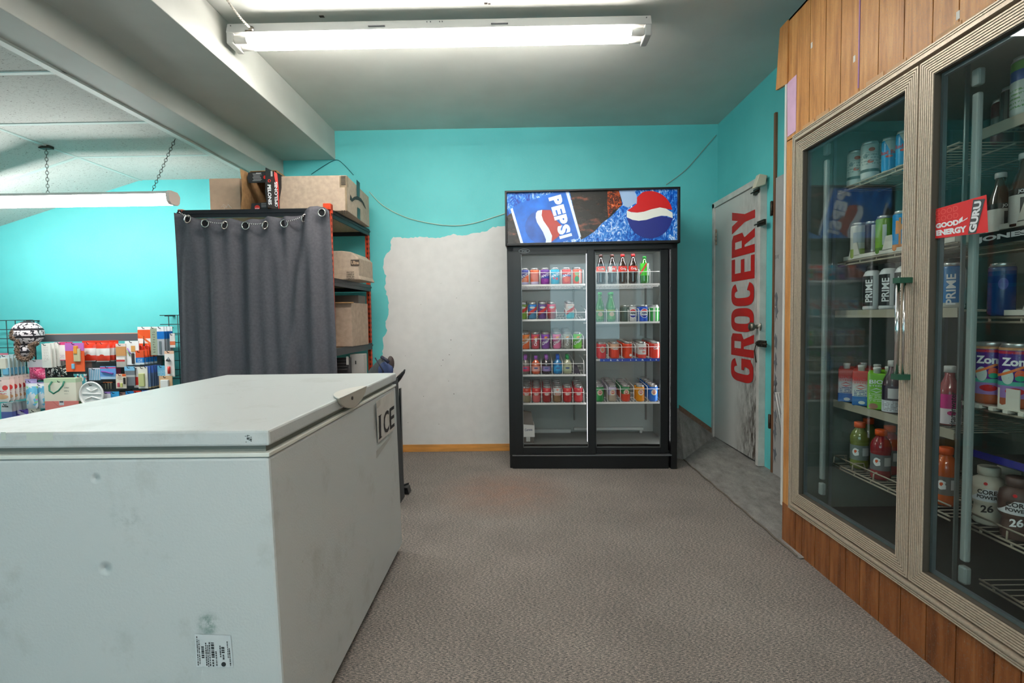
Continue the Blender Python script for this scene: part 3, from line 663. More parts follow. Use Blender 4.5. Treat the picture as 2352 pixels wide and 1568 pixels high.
# shelves: (side, front py at centre, tilt, guard height, lanes px)
SHN = {}
def fshelf(side, key, py, tilt, gh, lanes, strip=None, xl=None, xr=None):
    ly = .075; pc = 1274 if side == 'L' else 1441
    z = FL(pc, py, ly).z
    x0 = wL + .065 if side == 'L' else xm + .012; x1 = xm - .010 if side == 'L' else wR - .07
    t = math.tan(tilt); g = MB(); yb = .46
    for i in range(24):
        x = x0 + (x1 - x0) * (i + .5) / 24; g.tube([(x, ly, z - .004), (x, yb, z - .004 + t * (yb - ly))], .0018, 6)
    g.box(x0, x1, ly - .006, ly - .001, z - .012, z + .002); g.box(x0, x1, ly + .2, ly + .205, z - .01 + t * .2, z - .004 + t * .2); g.box(x0, x1, yb - .005, yb, z - .012 + t * .385, z - .004 + t * .385)
    sh = g.build('shelf', shelf_w, fg); 
    if gh:
        g = MB(); lx = [FL(p_, py - 10, ly - .004).x for p_ in lanes]
        g.tube([(x0 if lanes[0] > 1360 or side == 'L' else lx[0], ly - .004, z + gh), (min(x1, lx[-1]) if side == 'L' else x1 - .004, ly - .004, z + gh)], .0021, 6)
        for x in lx:
            g.tube([(x, ly - .004, z - .004), (x, ly - .004, z + gh + .006), (x, ly + .012, z + gh + .018), (x, yb - .02, z + gh + .018 + t * .36)], .0023, 6)
        g.build('lane_guard', shelf_w, sh)
    if strip:
        g = MB(); g.box(FL(1378, py, ly).x, x1, ly - .009, ly - .0065, z - .018, z + .004); st = g.build('price_strip', mat('blue_strip', (22, 66, 170), .4), sh)
        for k in range(9):
            g = MB()
            xx = FL(1378, py, ly).x + .02 + k * .048 + random.uniform(-.01, .01); w = random.uniform(.006, .022); g.quad((xx, ly - .0095, z - .012), (xx + w, ly - .0095, z - .013), (xx + w * .6, ly - .0095, z - .001), (xx + .003, ly - .0095, z - .002))
            g.build('print', mat('strip_white', (214, 224, 238), .5), st)
    SHN[key] = (z, t, ly); return sh
fshelf('L', 'L1', 653, R_(0), .088, [1215, 1240, 1264, 1289, 1314, 1340])
fshelf('L', 'L2', 733, R_(6), .050, [1211, 1233, 1256, 1278, 1300, 1323, 1345])
fshelf('L', 'L3', 802, R_(6), .078, [1217, 1242, 1266, 1291, 1315, 1340])
fshelf('L', 'L4', 860, R_(5), .082, [1219, 1243, 1268, 1292, 1317, 1341])
fshelf('L', 'L5', 925, R_(6), .078, [1220, 1244, 1268, 1292, 1316, 1341])
fshelf('R', 'R1', 652, R_(0), .088, [1369, 1394, 1419, 1443, 1468, 1493])
fshelf('R', 'R2', 739, R_(0), .078, [1368, 1393, 1418, 1443, 1467, 1492])
fshelf('R', 'R3', 824, R_(2), .088, [1397, 1428, 1459, 1490, 1521][:4], strip=True)
fshelf('R', 'R4', 923, R_(3), .098, [1395, 1425, 1456, 1487])
# sign box
sx0, sx1 = FL(1160, 500, -.05).x, FL(1563, 500, -.05).x; sz0, sz1 = FL(1360, 561, -.05).z, FL(1360, 433, -.05).z
g = MB(); g.box(sx0, sx1, -.03, DEP, sz0, sz1); fr_ = .014
g.box(sx0, sx0 + fr_, -.05, -.02, sz0, sz1); g.box(sx1 - fr_ * 1.3, sx1, -.05, -.02, sz0, sz1); g.box(sx0, sx1, -.05, -.02, sz0, sz0 + fr_ * 1.4); g.box(sx0, sx1, -.05, -.02, sz1 - fr_, sz1)
sb = g.build('sign_box', blk, fg, bevel=.003)
ax0, ax1, az0, az1 = sx0 + fr_, sx1 - fr_ * 1.3, sz0 + fr_ * 1.4, sz1 - fr_; AW, AH = ax1 - ax0, az1 - az0
def SA(zx, zy, lift=.001):    # zoom-crop coordinates of the sign (2352x803 crop of 1160..1570 x 430..570) -> sign plane
    q = FL(1160 + zx / 5.7366, 430 + zy / 5.7366, -.031); return Vector((min(max(q.x, ax0), ax1), -.031 - lift, min(max(q.z, az0), az1)))
wat, nt, b = newmat('water_splash_print'); h = NT(nt); tc = nt.nodes.new('ShaderNodeTexCoord'); O = tc.outputs['Object']
k = h.noise(h.vmap(O, (1.6, 1, .9), (0, R_(35), 0)), 17, 8, .75, 2.2); k2 = h.noise(O, 3.5, 4)
c = h.ramp(h.math('ADD', h.math('MULTIPLY', k, .75), h.math('MULTIPLY', k2, .25)), [(.40, lin((6, 40, 128)) + (1,)), (.485, lin((12, 96, 196)) + (1,)), (.53, lin((50, 140, 220)) + (1,)), (.565, lin((160, 196, 232)) + (1,)), (.60, lin((228, 236, 244)) + (1,))])
nt.links.new(c, b.inputs['Base Color']); b.inputs['Roughness'].default_value = .25
nt.links.new(c, b.inputs['Emission Color']); b.inputs['Emission Strength'].default_value = .04
g = MB(); g.box(ax0, ax1, -.031, -.029, az0, az1); pn = g.build('sign_panel', wat, sb)
def smat(n, rgb, **k): return mat(n, rgb, .25, emit=.03, **k)
def poly(name, pts, m, lift, label=None):
    g = MB(); g.prism([SA(x, y, lift) for x, y in pts], (0, .0004, 0)); o = g.build(name, m, pn)
    return o
cola, nt, b = newmat('dark_cola_print'); h = NT(nt); tc = nt.nodes.new('ShaderNodeTexCoord')
c = h.ramp(h.noise(h.vmap(tc.outputs['Object'], (.6, 1, 1.6), (0, R_(12), 0)), 12, 7, .7), [(.42, lin((20, 24, 22)) + (1,)), (.58, lin((40, 34, 28)) + (1,)), (.66, lin((120, 66, 50)) + (1,))])
nt.links.new(c, b.inputs['Base Color']); b.inputs['Roughness'].default_value = .25
poly('cola_print', [(20, 380), (95, 330), (225, 760), (20, 760)], cola, .0012)
poly('cola_print', [(850, 40), (1520, 25), (1545, 230), (1400, 380), (1280, 470), (1180, 580), (1060, 660), (1000, 690)], cola, .0012)
amb, nt, b = newmat('amber_print'); h = NT(nt); tc = nt.nodes.new('ShaderNodeTexCoord')
c = h.ramp(h.noise(tc.outputs['Object'], 40, 6, .7, 1.5), [(.45, lin((60, 26, 16)) + (1,)), (.6, lin((200, 80, 24)) + (1,)), (.7, lin((240, 190, 150)) + (1,))]); nt.links.new(c, b.inputs['Base Color']); b.inputs['Roughness'].default_value = .25
poly('cola_print', [(1350, 35), (1500, 35), (1545, 235), (1430, 300), (1360, 400), (1345, 200)], amb, .0016)
poly('water_print', [(1500, 25), (1700, 20), (1735, 120), (1740, 200), (1620, 270), (1560, 240)], smat('pale_water', (150, 178, 212)), .0018)
blue = smat('label_blue', (14, 98, 196), noise=.25, nscale=14)
poly('bottle_label', [(95, 270), (190, 210), (480, 130), (650, 60), (800, 55), (985, 660), (720, 745), (230, 760)], blue, .0014)
wh = smat('label_white_print', (205, 218, 236)); red_s = smat('sign_red', (196, 30, 34)); navy = smat('sign_navy', (34, 48, 130)); redd = smat('sign_red_left', (166, 52, 44))
poly('label_edge', [(72, 290), (98, 270), (240, 745), (205, 760)], wh, .0018)
poly('label_edge', [(798, 55), (838, 52), (1002, 650), (975, 665)], wh, .0018)
n = 28
def arcp(cx, cy, rx, ry, a0, a1, k=18): return [(cx + rx * math.cos(R_(a0 + (a1 - a0) * i / k)), cy + ry * math.sin(R_(a0 + (a1 - a0) * i / k))) for i in range(k + 1)]
poly('globe_print', arcp(520, 520, 255, 235, 40, 320), smat('globe_blue', (24, 84, 170), noise=.3, nscale=16), .0020)
poly('globe_print', [(485, 300), (600, 300), (660, 420), (740, 500), (715, 640), (612, 720), (615, 640), (570, 540), (500, 440), (480, 360)], redd, .0026)
poly('globe_print', [(408, 340), (430, 310), (490, 298), (482, 370), (505, 440), (575, 540), (620, 640), (610, 725), (535, 745), (540, 690), (500, 590), (420, 460), (404, 400)], wh, .0028)
# bottle-cap globe, right
CXg, CYg, RXg, RYg = 1908, 362, 300, 312
up_ = [(1610, 305), (1680, 262), (1735, 215), (1740, 130), (1800, 75)] + arcp(CXg, CYg, RXg, RYg, -108, -12, 14) + [(2130, 285), (2040, 268), (1930, 290), (1830, 322), (1740, 335), (1660, 325)]
poly('globe_print', [(1608, 300)] + arcp(CXg, CYg, RXg, RYg, 168, 8, 20), navy, .0022)
poly('globe_print', up_, red_s, .0026)
poly('globe_print', [(1604, 306), (1660, 328), (1740, 335), (1830, 322), (1930, 290), (2040, 266), (2120, 282), (2205, 335), (2208, 408), (2140, 380), (2060, 375), (1960, 398), (1860, 430), (1760, 442), (1680, 430), (1602, 395)], smat('globe_white', (222, 224, 216)), .0030)
# PEPSI set down the label
g = MB(); word = 'PEPSI'; o_, e_ = Vector((735, 95)), Vector((885, 640)); dv = (e_ - o_); 
wds = [.215, .215, .215, .215, .07]; gp = .0175; tpos = 0
dn = Vector((-dv.y, dv.x)).normalized()
for ch, w in zip(word, wds):
    hgt_ = 168 if ch != 'P' or tpos > .1 else 172
    vs, fs, _ = text_geo(ch, .06)
    out = []
    for u, v in vs:
        z = o_ + dv * (tpos + w * u) + dn * (hgt_ * (1 - v)); out.append(SA(z.x, z.y, .0036))
    g.add(out, fs); tpos += w + gp
g.build('lettering', smat('letter_white', (214, 226, 242)), pn)
# ================================================================== drinks
alu = mat('aluminium', (200, 200, 198), .3, .85); letter_w = mat('print_white', (232, 234, 236), .4); letter_k = mat('print_black', (22, 22, 24), .4); letter_r = mat('print_red', (205, 30, 34), .4); letter_d = mat('print_dark_green', (24, 70, 62), .4)
def proto_can(kind, m, h=.122, r=.0325, text=None, tm=None, tz=.55, th=.02, vertical=False, slant=0, a0=270, bold=.02, wid=None):
    t = thing('soda_can' if h < .14 else 'tall_can', kind, 'can', local=True)
    n = 20
    MB().lathe([(r * .80, 0), (r * .95, .006), (r, .012), (r, h - .018), (r * .97, h - .012)], n, 0).build('body', m, t)
    g = MB(); g.lathe([(r * .97, h - .012), (r * .84, h - .003), (r * .86, h), (r * .80, h), (r * .77, h - .004)], n, 0); l = g.build('can_top', alu, t)
    if text:
        g = MB(); g.text_cyl(text, r + .0006, h * tz, th, a0, 0, bold, vertical, slant, wid); g.build('lettering', tm or letter_w, t)
    return t
def proto_bottle(kind, prof, mats, mis, capr, capz, capm, label=None, n=22, name='bottle'):
    t = thing(name, kind, 'bottle', local=True)
    MB().lathe(prof, n, 0).build('body', mats, t)
    if label:
        r, z0, z1, lm = label[:4]
        MB().lathe([(r, z0), (r, z1)], n, 0, cap=False).build('label', lm, t)
        if len(label) > 4:
            tx, tm, tz, th, vert, a0 = label[4:10]; g = MB(); g.text_cyl(tx, r + .0006, tz, th, a0, 0, .02, vert, 0, None); g.build('lettering', tm, t)
    MB().lathe([(capr, capz[0]), (capr, capz[1] - .002), (capr * .9, capz[1])], n, 0).build('cap', capm, t)
    return t
used = set()
def put(proto, loc, label, group=None, rx=0, rz=0, par=None):
    c = proto if proto.name not in used else copy_tree(proto)
    used.add(proto.name); used.add(c.name)
    c.location = loc; c.rotation_euler = (rx, 0, rz); c['label'] = label
    if group: c['group'] = group
    elif 'group' in c: del c['group']
    return c
ORD = ['frontmost', 'second', 'third', 'fourth', 'fifth', 'sixth', 'seventh', 'eighth']
def lane(key, proto, px, n, desc, where, pitch=.0665, y0=.035, shelfname='', tilt=True, py=None):
    z, t, ly = SHN[key]; x = FL(px, {'L1': 640, 'L2': 715, 'L3': 785, 'L4': 845, 'L5': 905, 'R1': 635, 'R2': 720, 'R3': 805, 'R4': 900}[key], ly + y0).x
    for i in range(n):
        y = ly + y0 + i * pitch
        w = M4 @ Vector((x, y, z + t * (y - ly) + .001))
        lab = '%s %s' % (desc, where) if i == 0 else '%s, %s in line %s' % (desc, ORD[i], where)
        put(proto, w, lab, group='drinks in the cola fridge', rx=math.atan(t) if t else 0, rz=RZ + random.uniform(-.12, .12) * (i > 0))
A_ = art
H, r = .122, .0325
def C(n, label, m, **k): return proto_can(label, m, **k)
B_ = 'Fridge, '
# L1 : fruit sodas
tl = 'on top left shelf'
c = C('', '', A_('a1', (222, 108, 70), [('diag', -.9, .055, (64, 74, 150)), ('blob', 0, .035, .02, .018, (230, 150, 120)), ('below', .02, (196, 190, 226))]), text='FANTA', th=.020, slant=.35); lane('L1', c, 1205, 1, 'orange and blue soda can', tl + ', leftmost')
c = C('', '', A_('a2', (226, 112, 78), [('blob', .004, .07, .017, .024, (190, 205, 190)), ('diag', 1.2, .02, (214, 130, 120)), ('above', .085, (226, 104, 66)), ('below', .022, (206, 196, 226))])); lane('L1', c, 1228, 1, 'orange and pinkish soda can with pale emblem', tl)
c = C('', '', A_('a3', (110, 62, 150), [('band', .045, .062, (38, 60, 160)), ('below', .045, (136, 40, 150)), ('blob', .008, .03, .016, .012, (170, 60, 170))]), text='FANTA', th=.020, slant=.3); lane('L1', c, 1252, 1, 'purple soda can', tl)
c = C('', '', A_('a4', (10, 162, 196), [('blob', .012, .042, .009, .010, (214, 50, 70)), ('blob', -.010, .046, .008, .009, (196, 60, 110))]), text='FANTA', th=.020, slant=.3); lane('L1', c, 1275, 1, 'turquoise soda can with red fruit', tl)
c = C('', '', A_('a5', (214, 52, 48), [('band', .058, .072, (24, 80, 170)), ('blob', .0, .035, .02, .02, (226, 90, 64))]), text='FANTA', th=.020, slant=.3); lane('L1', c, 1301, 1, 'red soda can with blue band', tl)
c = C('', '', A_('a6', (228, 84, 48), [('blob', -.002, .075, .02, .014, (150, 175, 120)), ('blob', -.006, .038, .016, .022, (20, 150, 86)), ('rect', .012, 0, .022, .1, (232, 226, 220))])); lane('L1', c, 1326, 1, 'orange soda can with green leaf emblem', tl + ', rightmost')
# L2 : slanted red lettering cans
sl = 'on second left shelf'
def dew(nm, top, bot, label, px, n, extra=()): 
    c = C('', '', A_(nm, top, [('below', .05, bot), ('dband', -.7, .048, .074, (208, 48, 40)), ('blob', 0, .088, .02, .008, (206, 208, 206))] + list(extra)), text='DEW', th=.022, slant=.7, tz=.5, tm=letter_r, bold=.04)
    lane('L2', c, px, n, label, sl, pitch=.062)
dew('b1', (110, 150, 60), (132, 176, 56), 'green can with slanted red lettering', 1201, 4)
dew('b2', (20, 110, 186), (70, 130, 170), 'blue can with slanted red lettering', 1223, 4)
dew('b3', (86, 60, 130), (92, 50, 120), 'purple can with slanted red lettering', 1246, 4)
dew('b4', (206, 74, 110), (150, 60, 70), 'pink can with slanted red lettering', 1267, 3)
dew('b5', (206, 186, 176), (40, 178, 194), 'whitish can with turquoise foot', 1309, 4)
# L3 : fruit crush cans
tl = 'on third left shelf'
def crush(nm, base, low, px, n, label, vert=False, tm=letter_w, **k):
    c = C('', '', A_(nm, base, [('below', .048, low), ('blob', .004, .088, .014, .008, (226, 140, 50)), ('dband', -.8, .048, .078, tuple(int(v * .5 + 60) for v in base))]), text='Crush', th=.024 if not vert else .022, slant=.6 if not vert else 0, vertical=vert, tz=.45, tm=tm, bold=.03, wid=.058)
    lane('L3', c, px, n, label, tl, pitch=.064)
crush('c1', (236, 120, 34), (226, 100, 40), 1207, 3, 'orange can with white slanted script')
crush('c2', (206, 62, 86), (190, 60, 76), 1230, 2, 'red pink can with white upright script', True)
crush('c3', (128, 58, 170), (120, 60, 150), 1253, 2, 'purple can with white slanted script')
crush('c4', (206, 84, 140), (226, 120, 160), 1279, 5, 'pink can with white slanted script')
crush('c5', (160, 158, 146), (150, 150, 140), 1302, 5, 'grey can with orange dots', True)
crush('c6', (96, 190, 52), (110, 196, 60), 1326, 1, 'lime green can with white slanted script')
# L4 : small bottles with coloured caps
sl = 'on fourth left shelf'
def smallb(nm, liquid, lab, capc, px, n, desc, lay=()):
    prof = [(.022, 0), (.031, .004), (.034, .012), (.034, .07), (.031, .082), (.022, .096), (.014, .104), (.012, .112)]
    t = proto_bottle('x', prof, mat('liq_' + nm, liquid, .12, spec=.8, coat=.5), None, .013, (.108, .138), mat('cap_' + nm, capc, .4), (.0345, .024, .062, A_('lab_' + nm, lab, [('blob', 0, .048, .016, .006, (60, 90, 150))] + list(lay))))
    lane('L4', t, px, n, desc, sl, pitch=.07)
smallb('d1', (120, 110, 104), (206, 60, 100), (170, 90, 190), 1207, 2, 'small clear bottle with pink label and purple cap')
smallb('d2', (206, 92, 56), (222, 160, 150), (166, 88, 196), 1231, 1, 'small orange bottle with purple cap')
smallb('d3', (44, 32, 46), (150, 130, 180), (168, 92, 190), 1255, 2, 'small dark bottle with lilac label and purple cap')
smallb('d4', (20, 120, 180), (40, 150, 205), (20, 96, 206), 1281, 2, 'small blue bottle with blue cap')
smallb('d5', (170, 170, 140), (180, 186, 150), (10, 150, 76), 1303, 2, 'small clear bottle with green cap')
z, t, ly = SHN['L4']; w = M4 @ Vector((FL(1325, 850, ly + .06).x, ly + .07, z + .012)); pk = thing('pouch', 'dark crumpled pouch leaning alone at the right end of fourth left shelf', 'pouch', w)
g = MB(); g.hexa([(w.x - .028, w.y - .02, z + .0), (w.x + .028, w.y - .02, z + .0), (w.x + .03, w.y + .03, z + .004), (w.x - .026, w.y + .03, z + .004), (w.x - .018, w.y + .01, z + .068), (w.x + .002, w.y + .01, z + .062), (w.x + .004, w.y + .022, z + .060), (w.x - .018, w.y + .022, z + .066)]); g.build('wrap', mat('dark_foil', (52, 44, 60), .3, .3), pk, bevel=.004)
# L5 : red cans
tl = 'on lowest left shelf'
def redc(nm, top, low, px, n, desc, **k):
    c = C('', '', A_(nm, top, [('below', .055, low), ('blob', 0, .066, .02, .012, (206, 160, 150)), ('blob', 0, .098, .01, .006, (226, 130, 120))], rough=.3), text='ROOT' if 'brown' in desc else 'Dr', th=.014, tz=.66 if 'brown' in desc else .53, tm=letter_w); lane('L5', c, px, n, desc, tl, pitch=.066)
redc('e1', (214, 70, 44), (150, 140, 110), 1210, 4, 'red can with olive lower half')
redc('e2', (196, 44, 44), (206, 96, 96), 1232, 4, 'red can with pink lower half')
redc('e3', (206, 46, 58), (150, 30, 34), 1256, 4, 'crimson can with dark red foot')
redc('e4', (206, 206, 204), (140, 104, 70), 1280, 4, 'white and brown can')
redc('e5', (216, 52, 58), (186, 36, 40), 1303, 2, 'bright red can')
redc('e6', (214, 56, 70), (206, 60, 66), 1328, 4, 'rosy red can')
# R1 cola bottles
tl = 'on top right shelf'
bprof = [(.022, 0), (.030, .006), (.032, .02), (.0285, .05), (.032, .085), (.033, .12), (.030, .145), (.020, .172), (.0135, .19), (.0125, .205)]
colam = mat('cola_liquid', (34, 22, 18), .1, spec=.9, coat=.6)
def colab(px, desc, lab, cap=(206, 30, 36)):
    t = proto_bottle('x', bprof, [colam], None, .0145, (.203, .222), mat('cap_%d_%d' % (px, cap[0]), cap, .4), (.0335, .092, .132, lab, 'Cola', letter_w, .114, .016, False, 268)); t.name = 'cola_bottle'
    lane('R1', t, px, 1, desc, tl)
rl = A_('cola_label', (214, 44, 34), [('blob', .016, .105, .006, .006, (220, 226, 220))])
colab(1380, 'cola bottle with orange red label', A_('cola_label2', (226, 62, 30), [('blob', .014, .112, .008, .007, (120, 190, 170)), ('below', .099, (226, 160, 140))]), (70, 40, 36))
colab(1406, 'cola bottle with turned white and red label', A_('cola_label3', (222, 60, 40), [('rect', -.03, .09, -.004, .135, (196, 190, 184))]), (90, 50, 44))
colab(1430, 'cola bottle with bright red cap', rl); colab(1454, 'cola bottle with bright red cap, beside the lime green bottle', rl)
gp = [(.022, 0), (.030, .006), (.032, .02), (.032, .125), (.029, .14), (.020, .160), (.0135, .175), (.0125, .19)]
t = proto_bottle('x', gp, [mat('green_liquid', (40, 120, 30), .1, spec=.9, coat=.6)], None, .0145, (.186, .204), mat('cap_green', (24, 130, 44), .4), (.0335, .06, .150, A_('lime_label', (70, 200, 40), [('dband', -1.6, .118, .142, (206, 60, 50)), ('rect', .012, .05, .03, .16, (170, 180, 170))])))
lane('R1', t, 1480, 1, 'lime green soda bottle', tl)
# R2
tl = 'on second right shelf'
gg = mat('green_glass', (44, 140, 48), .08, spec=1, coat=.8)
gprof = [(.022, 0), (.030, .004), (.0315, .02), (.0315, .105), (.027, .13), (.017, .165), (.0135, .19), (.0135, .205)]
t = proto_bottle('x', gprof, [gg], None, .0155, (.202, .222), mat('cap_light_green', (96, 206, 120), .4), (.032, .022, .092, A_('green_lab', (86, 150, 70), [('blob', 0, .058, .018, .016, (206, 176, 140)), ('above', .080, (150, 170, 70))]))); t.name = 'green_bottle'
lane('R2', t, 1378, 1, 'green glass bottle with green cap', tl + ', leftmost'); lane('R2', t, 1404, 2, 'green glass bottle', tl + ', second lane', pitch=.075)
def pep(nm, base, px, n, desc, txt=True, lay=()):
    L = [('blob', 0, .062, .029, .034, (240, 240, 240)), ('blob', 0, .062, .0265, .031, (206, 40, 44))] if txt else []
    m = A_(nm, base, L + ([('rect', -.027, .046, .027, .078, (226, 228, 230)), ] if txt else []) + list(lay), rough=.28)
    c = C('', '', m, text='PEPSI' if txt else None, th=.014, tz=.51, tm=letter_k if base[0] > 100 else mat('print_navy', (14, 26, 90), .4), bold=.05)
    if txt:
        g = MB(); n_ = 12; pts = [(-.0245 + .049 * i / n_) for i in range(n_ + 1)]; vs = []
        for x in pts:
            zz = .062 - math.sqrt(max(0, 1 - (x / .0265) ** 2)) * .031
            for w in (.046, max(zz, .031)): a = R_(270) + x / .033; vs.append((.0331 * math.cos(a), .0331 * math.sin(a), w))
        g.add(vs, [(2 * i, 2 * i + 1, 2 * i + 3, 2 * i + 2) for i in range(n_)]); g.build('emblem', mat('emblem_blue', (28, 40, 150), .4), c)
    lane('R2', c, px, n, desc, tl)
pep('f1', (60, 84, 78), 1437, 2, 'dark green can set back from the edge', False)
pep('f2', (196, 196, 194), 1452, 2, 'silver cola can with red and blue globe')
pep('f3', (24, 76, 190), 1478, 3, 'blue cola can with red and blue globe')
pep('f4', (50, 160, 70), 1503, 6, 'green and silver can', False, [('rect', -.016, 0, .0, .13, (190, 196, 190)), ('rect', .014, 0, .02, .13, (196, 210, 196)), ('above', .1, (186, 190, 184))])
# R3
tl = 'on third right shelf above blue strip'
def r3(nm, base, lay, px, n, desc, tx=None, tm=None, **k):
    c = C('', '', A_(nm, base, lay), text=tx, tm=tm, th=.016, tz=.62, bold=.04); lane('R3', c, px, n, desc, tl)
r3('g1', (214, 50, 60), [('blob', .002, .07, .018, .024, (206, 186, 170)), ('blob', .002, .068, .010, .014, (226, 120, 90))], 1382, 2, 'red can with beige crest')
r3('g2', (206, 160, 130), [('below', .07, (224, 58, 28))], 1412, 3, 'red can with beige top', 'Cola')
r3('g3', (224, 62, 30), [('blob', .012, .026, .010, .010, (230, 230, 226)), ('rect', .022, 0, .04, .13, (190, 190, 186))], 1443, 6, 'red can with white round mark')
r3('g4', (206, 204, 200), [('below', .03, (214, 70, 60)), ('blob', .008, .05, .012, .006, (216, 120, 110))], 1474, 5, 'white and red can', 'COKE', letter_r)
r3('g5', (220, 54, 34), [('rect', .013, 0, .018, .13, (236, 226, 220)), ('blob', 0, .1, .016, .004, (230, 170, 160))], 1505, 6, 'scarlet can by the side wall', 'Cola')
# R4 ginger ales
tl = 'on lowest right shelf'
def r4(nm, base, lay, px, n, desc):
    c = C('', '', A_(nm, base, [('blob', 0, .07, .020, .022, (222, 206, 180)), ('blob', 0, .072, .014, .012, (214, 96, 70))] + lay), text='DRY', th=.010, tz=.60, tm=letter_w); lane('R4', c, px, n, desc, tl, pitch=.067)
r4('h1', (34, 150, 70), [], 1377, 4, 'green can with cream shield')
r4('h2', (186, 170, 196), [('below', .05, (176, 160, 140))], 1406, 6, 'silver lilac can with cream shield')
r4('h3', (40, 140, 84), [('below', .058, (220, 70, 44))], 1437, 5, 'green and red can with cream shield')
r4('h4', (232, 146, 20), [], 1470, 2, 'orange yellow can with pale shield')
r4('h5', (20, 104, 200), [], 1500, 6, 'blue can with cream shield')
# carton remains in the bottom left of the fridge
q = FL(1216, 1020, .10); w = M4 @ Vector((q.x - .03, .12, zf)); bxx = thing('beer_carton', 'narrow white and dark beer carton standing on the floor of the cola fridge', 'carton', w)
x0c, x1c = FL(1200, 1000, .1).x, FL(1226, 1000, .1).x; za, zb_, zc_ = zf, FL(1216, 1003, .1).z, FL(1216, 974, .1).z; zd = FL(1216, 946, .1).z
def loc_(p): return M4 @ Vector(p)
g = MB(); g.hexa([loc_(p) for p in ((x0c, .1, za), (x1c, .1, za), (x1c, .2, za), (x0c, .2, za), (x0c, .1, zb_), (x1c + .004, .1, zb_), (x1c, .2, zb_), (x0c, .2, zb_))]); g.build('base', mat('carton_brown', (92, 84, 78), .6), bxx)
g = MB(); g.hexa([loc_(p) for p in ((x0c, .098, zb_), (x1c + .008, .098, zb_), (x1c, .2, zb_), (x0c, .2, zb_), (x0c, .098, zc_), (x1c + .006, .098, zc_ - .008), (x1c, .2, zc_), (x0c, .2, zc_))]); s = g.build('side', mat('carton_white', (216, 214, 210), .6), bxx)
g = MB(); g.text('Corona', loc_((x0c + .018, .0975, (zb_ + zc_) / 2 - .004)), M4.to_3x3() @ Vector((.058, 0, .004)), Vector((0, 0, .018)), 0, .02); g.build('lettering', mat('print_navy', (14, 26, 90), .4), s)
g = MB(); g.hexa([loc_(p) for p in ((x0c, .098, zc_), (x1c + .002, .098, zc_ - .006), (x1c - .01, .2, zc_), (x0c, .2, zc_), (x0c, .14, zd), (x1c - .016, .14, zd - .012), (x1c - .02, .18, zd - .01), (x0c, .18, zd))]); g.build('flap', mat('carton_brown', (92, 84, 78), .6), bxx)
g = MB(); g.box(0, .03, 0, .0006, 0, .036); lt = loc_((x0c + .028, .0985, za + .012)); g.v = [(v[0] + lt.x, v[1] + lt.y - .003, v[2] + lt.z) for v in g.v]; g.build('barcode_label', A_('bar_lab', (214, 212, 208), [('vstripes', .003, .3, (70, 70, 70))]), bxx)
# ================================================================== glass-door cooler on the right
KX = 1.30; KY1 = 2.50
def woodmat(name, c1, c2, c3):
    m, nt, b = newmat(name); h = NT(nt); tc = nt.nodes.new('ShaderNodeTexCoord'); O = tc.outputs['Object']
    k = h.noise(h.vmap(O, (30, 30, 1.6)), 1.0, 6, .65, .8); k2 = h.noise(h.vmap(O, (3, 9, 2)), 2.5, 6, .7)
    c = h.ramp(h.math('ADD', h.math('MULTIPLY', k, .6), h.math('MULTIPLY', k2, .4)), [(.36, lin(c1) + (1,)), (.5, lin(c2) + (1,)), (.64, lin(c3) + (1,))])
    c = h.mix(h.math('MULTIPLY', h.math('GREATER_THAN', h.noise(O, 190, 2), .63), .35), c, lin((120, 116, 108)) + (1,))
    c = h.mix(h.math('MULTIPLY', h.math('GREATER_THAN', h.noise(h.vmap(O, (8, 8, 1.5)), 3.0, 8, .8), .70), .45), c, lin((196, 180, 160)) + (1,))
    nt.links.new(c, b.inputs['Base Color']); b.inputs['Roughness'].default_value = .5
    return m
wood_hi = woodmat('honey_wood_panelling', (158, 100, 46), (198, 136, 72), (218, 160, 96)); wood_lo = woodmat('reddish_wood_panelling', (96, 50, 22), (138, 80, 38), (164, 104, 58))
gap_m = mat('groove_dark', (50, 32, 20), .8)
alm = mat('champagne_aluminium', (196, 180, 160), .45, .25, noise=.12, nscale=120); ald = mat('frame_groove', (88, 80, 70), .6, .3)
ck = thing('display_cooler', 'walk-in style glass-door cooler faced with orange wood panelling', 'cooler', (KX, 1.4, 0))
def planks(y0, y1, z0, z1, x, edges_px, m, name, zpx):
    ys = [y1] + [v for v in (oX(p_, zpx, x).y for p_ in edges_px) if y0 < v < y1]
    y = ys[-1]
    while y - .11 > y0: y -= random.choice((.075, .10, .12)); ys.append(y)
    ys.append(y0); g = MB()
    for a, b_ in zip(ys[:-1], ys[1:]): g.box(x, x + .012, b_ + .0022, a - .0022, z0, z1)
    o = g.build(name, m, ck); MB().box(x + .004, x + .03, y0, y1, z0, z1).build('backing_board', gap_m, o); return o
planks(-.4, KY1, 1.945, 2.515, KX, [1860, 1896, 1931, 1974, 2017, 2075, 2140, 2200], wood_hi, 'upper_panelling', 150)
planks(-.4, KY1, 0, .195, KX - .002, [1826, 1841, 1871, 1905, 1942, 1975, 2020, 2070, 2130, 2200, 2290], wood_lo, 'lower_panelling', 1300)
planks(2.425, KY1, .19, 1.95, KX, [], wood_hi, 'side_panelling', 700); planks(-.4, .938, .19, 1.95, KX, [], wood_hi, 'side_panelling', 700)
g = MB(); g.box(KX + .03, 2.15, KY1 - .012, KY1, 0, 2.515); g.box(2.14, 2.15, -.4, KY1, 0, 2.515); g.box(KX + .03, 2.15, -.4, -.39, 0, 2.515); g.box(KX, 2.15, -.4, KY1, 2.505, 2.515); g.build('outer_casing', wood_lo, ck)
zb = oX(1785, 207, KX).z
